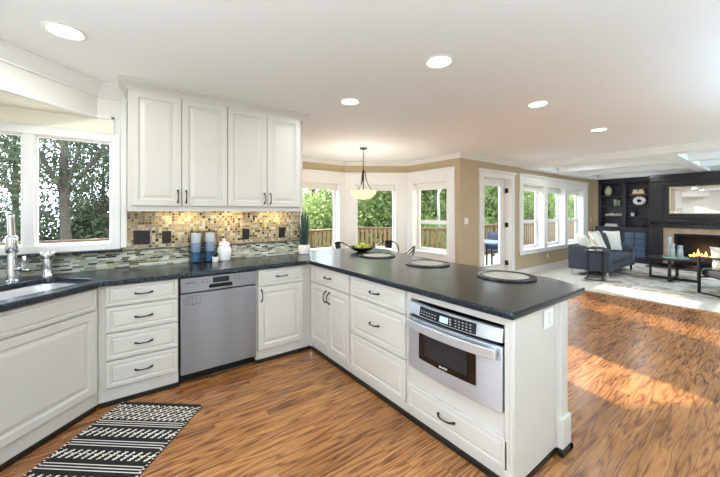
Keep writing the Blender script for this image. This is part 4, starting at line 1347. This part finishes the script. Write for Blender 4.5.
railing((-6.2, 3.3), (-.5, 3.3), 'brown deck railing outside the sink window', 1.0, mm=M_RAILD)
railing((-.4, 5.5), (4.6, 5.5), 'cedar deck railing outside the breakfast bay windows', .88)
railing((4.6, 5.5), (6.6, 3.0), 'short angled cedar deck railing beside the bay')
railing((6.6, 3.0), (15.5, 3.0), 'long cedar deck railing outside the patio door and triple window', 1.0)
# outdoor table and chair seen through the patio door
ot = thing('patio_table', 'dark blue patio table on the deck outside the glass door', 'table', (5.75, 1.62, -.06))
b = MB(); b.prism(rounded([(-.45, -.45), (.45, -.45), (.45, .45), (-.45, .45)], .08), .71, .74); b.build('tabletop', mat('blue grey metal', '#4b5a74', .4), ot, bevel=.004)
for sx in (-1, 1):
    for sy in (-1, 1):
        b = MB(); b.tube([(sx * .38, sy * .38, .71), (sx * .40, sy * .40, 0)], .018, 8); b.build('leg', M_BLACKM, ot)
oc = thing('patio_chair', 'black metal patio chair beside the blue table outside the glass door', 'chair', (6.45, 1.75, -.06), R(-60))
b = MB(); b.box(-.23, .23, -.22, .22, .42, .45); b.build('seat', mat('navy sling', '#27324a', .7), oc, bevel=.01)
b = MB(); b.grid(lambda u, v: ((u - .5) * .46, .22 + .10 * v, .45 + .45 * v), 4, 4); o = b.build('backrest', mat('navy sling back', '#27324a', .7), oc); s_ = o.modifiers.new('solid', 'SOLIDIFY'); s_.thickness = .012
for sx in (-1, 1):
    b = MB(); b.tube([(sx * .24, -.22, 0), (sx * .24, -.22, .63), (sx * .24, .24, .65)], .014, 8); b.build('arm', M_BLACKM, oc)
    for sy in (-.22, .22):
        if sy > 0:
            b = MB(); b.tube([(sx * .24, sy, .65), (sx * .24, sy + .04, 0)], .014, 8); b.build('leg', M_BLACKM, oc)

def crown_mesh(name, seed, n, rx, rz_, leaf, m, clusters=60, hollow=.5, spread=.17):
    g = np.random.default_rng(seed)
    c = g.normal(size=(clusters, 3)); c /= np.linalg.norm(c, axis=1)[:, None]
    c *= (hollow + (1 - hollow) * g.random((clusters, 1)))
    c *= np.array([rx, rx, rz_])
    idx = g.integers(0, clusters, n)
    p = c[idx] + g.normal(size=(n, 3)) * np.array([rx, rx, rz_]) * spread
    a = g.normal(size=(n, 3)); a /= np.linalg.norm(a, axis=1)[:, None]
    h = g.normal(size=(n, 3)); bb = np.cross(a, h); bb /= np.linalg.norm(bb, axis=1)[:, None]
    s = leaf * (.6 + .8 * g.random((n, 1)))
    V = np.empty((n, 4, 3))
    V[:, 0] = p - a * s; V[:, 1] = p + bb * s * .45; V[:, 2] = p + a * s; V[:, 3] = p - bb * s * .45
    me = bpy.data.meshes.new(name)
    me.vertices.add(n * 4); me.vertices.foreach_set('co', V.reshape(-1))
    me.loops.add(n * 4); me.loops.foreach_set('vertex_index', np.arange(n * 4, dtype=np.int32))
    me.polygons.add(n); me.polygons.foreach_set('loop_start', np.arange(0, n * 4, 4, dtype=np.int32))
    me.update(calc_edges=True)
    me.materials.append(m)
    return me
CROWNS = {
    'bright': crown_mesh('foliage', 1, 30000, 1.9, 2.3, .075, M_GREEN, 110, .3),
    'mid': crown_mesh('foliage', 2, 30000, 2.0, 2.4, .075, M_GREEN2, 110, .3),
    'dark': crown_mesh('foliage', 3, 22000, 1.9, 2.4, .07, M_DARKLEAF, 80, .3, .12),
    'loose': crown_mesh('foliage', 4, 5400, 1.9, 2.4, .046, M_DARKLEAF, 130, .25, .075),
}
def tree(x, y, zc, kind, lab, s=1., tr=.12, rz=0., group='trees beyond the deck', sz=1.):
    o = thing('tree', lab, 'tree', (x, y, -3.0), rz, group)
    f = bpy.data.objects.new('foliage', CROWNS[kind]); COL.objects.link(f); f.parent = o; f.location = (0, 0, zc + 3.0); f.scale = (s, s, s * sz)
    b = MB(); h = zc + 3.0
    b.tube([(0, 0, 0), (.05, .03, h * .4), (-.04, .02, h * .8), (.03, -.03, h + 1.2 * s)], [tr * 1.3, tr, tr * .85, tr * .3], 10)
    for k in range(5):
        a = k * 1.3
        b.tube([(0, 0, h * .75), (.7 * s * math.cos(a), .7 * s * math.sin(a), h + .3), (1.2 * s * math.cos(a), 1.2 * s * math.sin(a), h + 1. * s)], [tr * .4, tr * .25, tr * .06], 6)
    b.build('trunk', M_BARK, o)
    return o
# trees through the sink window
KW = (('loose', -2.68, 8.6, 3.4, 1.5, .125, 'tall tree with a thick grey trunk outside the sink window'),
      ('loose', -4.9, 10.0, 3.0, 1.3, .09, 'airy tree at the left of the sink window view'),
      ('loose', -.8, 10.6, 2.8, 1.3, .09, 'airy tree at the right of the sink window view'),
      ('dark', -3.7, 11.2, -.9, 1.0, .10, 'low dark bushy tree behind the thick grey trunk'),
      ('dark', -1.4, 12.2, -.8, 1.05, .10, 'low dark bushy tree at the bottom right of the sink window view'),
      ('dark', -6.6, 12.4, -.7, 1.1, .10, 'low dark bushy tree at the far left of the sink window view'),
      ('loose', -2.0, 11.6, 2.6, 1.15, .06, 'slim airy tree just right of the thick grey trunk outside the sink window'),
      ('dark', -2.3, 13.6, -.2, .95, .10, 'dark bushy tree far behind the slim airy tree'),
      ('loose', -4.6, 14.0, 3.6, 1.4, .10, 'airy tall tree far back at the left of the sink window view'),
      ('loose', -1.0, 15.0, 3.9, 1.5, .10, 'airy tall tree far back at the right of the sink window view'))
for k, (kind, x, y, zc, s_, tr_, lab) in enumerate(KW):
    tree(x, y, zc, kind, lab, s_, tr_, k * 1.3)
# trees beyond the bay and the deck
G = 'leafy trees beyond the deck railing'
spots = [(2.2, 9.2, 1.0, 'mid', 1.05), (4.2, 9.8, .9, 'bright', 1.2), (6.6, 10.0, 1.0, 'bright', 1.15), (9.0, 9.0, .9, 'mid', 1.2), (11.4, 8.0, .9, 'bright', 1.15), (14.0, 7.4, 1.0, 'mid', 1.2), (17.0, 7.6, 1.0, 'bright', 1.2), (20.0, 8.0, 1.0, 'mid', 1.3),
         (3.6, 13.5, 1.6, 'bright', 1.3), (6.8, 14.0, 1.4, 'mid', 1.4), (10.5, 13.0, 1.6, 'mid', 1.4), (14.5, 12.0, 1.6, 'bright', 1.4), (19.0, 12.5, 1.6, 'mid', 1.5), (24., 11., 1.6, 'bright', 1.6), (8.6, 5.9, .4, 'bright', .75), (11.0, 5.6, .4, 'mid', .8), (18.5, 5.6, .9, 'bright', 1.0), (24.0, 6.6, 1.2, 'mid', 1.25), (6.7, 12.2, 5.9, 'loose', .75)]  # last entry: crown added out of view to break up the sun
labs = ['mid green tree at the left of the breakfast bay view', 'bright green tree behind the pendant in the middle bay window', 'bright green tree in the right bay window', 'mid green tree beyond the right edge of the right bay window', 'bright green tree seen through the patio door', 'mid green tree in the left pane of the triple window', 'bright green tree in the middle pane of the triple window', 'mid green tree in the right pane of the triple window',
        'tall bright green tree behind the left bay window trees', 'tall mid green tree behind the middle bay window trees', 'tall mid green tree behind the right bay window trees', 'tall bright green tree behind the patio door trees', 'tall mid green tree behind the triple window trees', 'tall bright green tree farthest right beyond the triple window', 'small bright tree close behind the railing seen through the patio door', 'small mid green tree close behind the railing near the patio door', 'bright green tree low in the last pane of the triple window', 'mid green tree farthest off in the last pane of the triple window', 'unseen airy tree added above the others to dapple the sunlight']
for k, ((x, y, zc, kind, s), lab) in enumerate(zip(spots, labs)):
    tree(x, y, zc - (1.7 if k in (0, 1, 2, 8, 9) else -.5 if k in (3, 4, 5, 6) else .3 if k == 7 else .9), kind, lab, s, .11, k * 1.1, G)

o = thing('tree', 'slender pale trunked birch just beyond the railing in the right bay window', 'tree', (9.3, 6.0, -3.0), 0)
b = MB(); b.tube([(0, 0, 0), (.04, 0, 2.5), (-.02, .03, 5.0), (.05, 0, 7.2)], [.065, .055, .05, .03], 10)
for k in range(4):
    a = k * 1.6
    b.tube([(0, 0, 5.2 + k * .3), (.5 * math.cos(a), .5 * math.sin(a), 5.9 + k * .3), (.9 * math.cos(a), .9 * math.sin(a), 6.8 + k * .3)], [.035, .025, .008], 6)
b.build('trunk', mat('pale birch bark', '#a8a394', .8, vary=.12, vscale=9), o)
f = bpy.data.objects.new('foliage', CROWNS['loose']); COL.objects.link(f); f.parent = o; f.location = (0, 0, 7.4); f.scale = (.5, .5, .45)
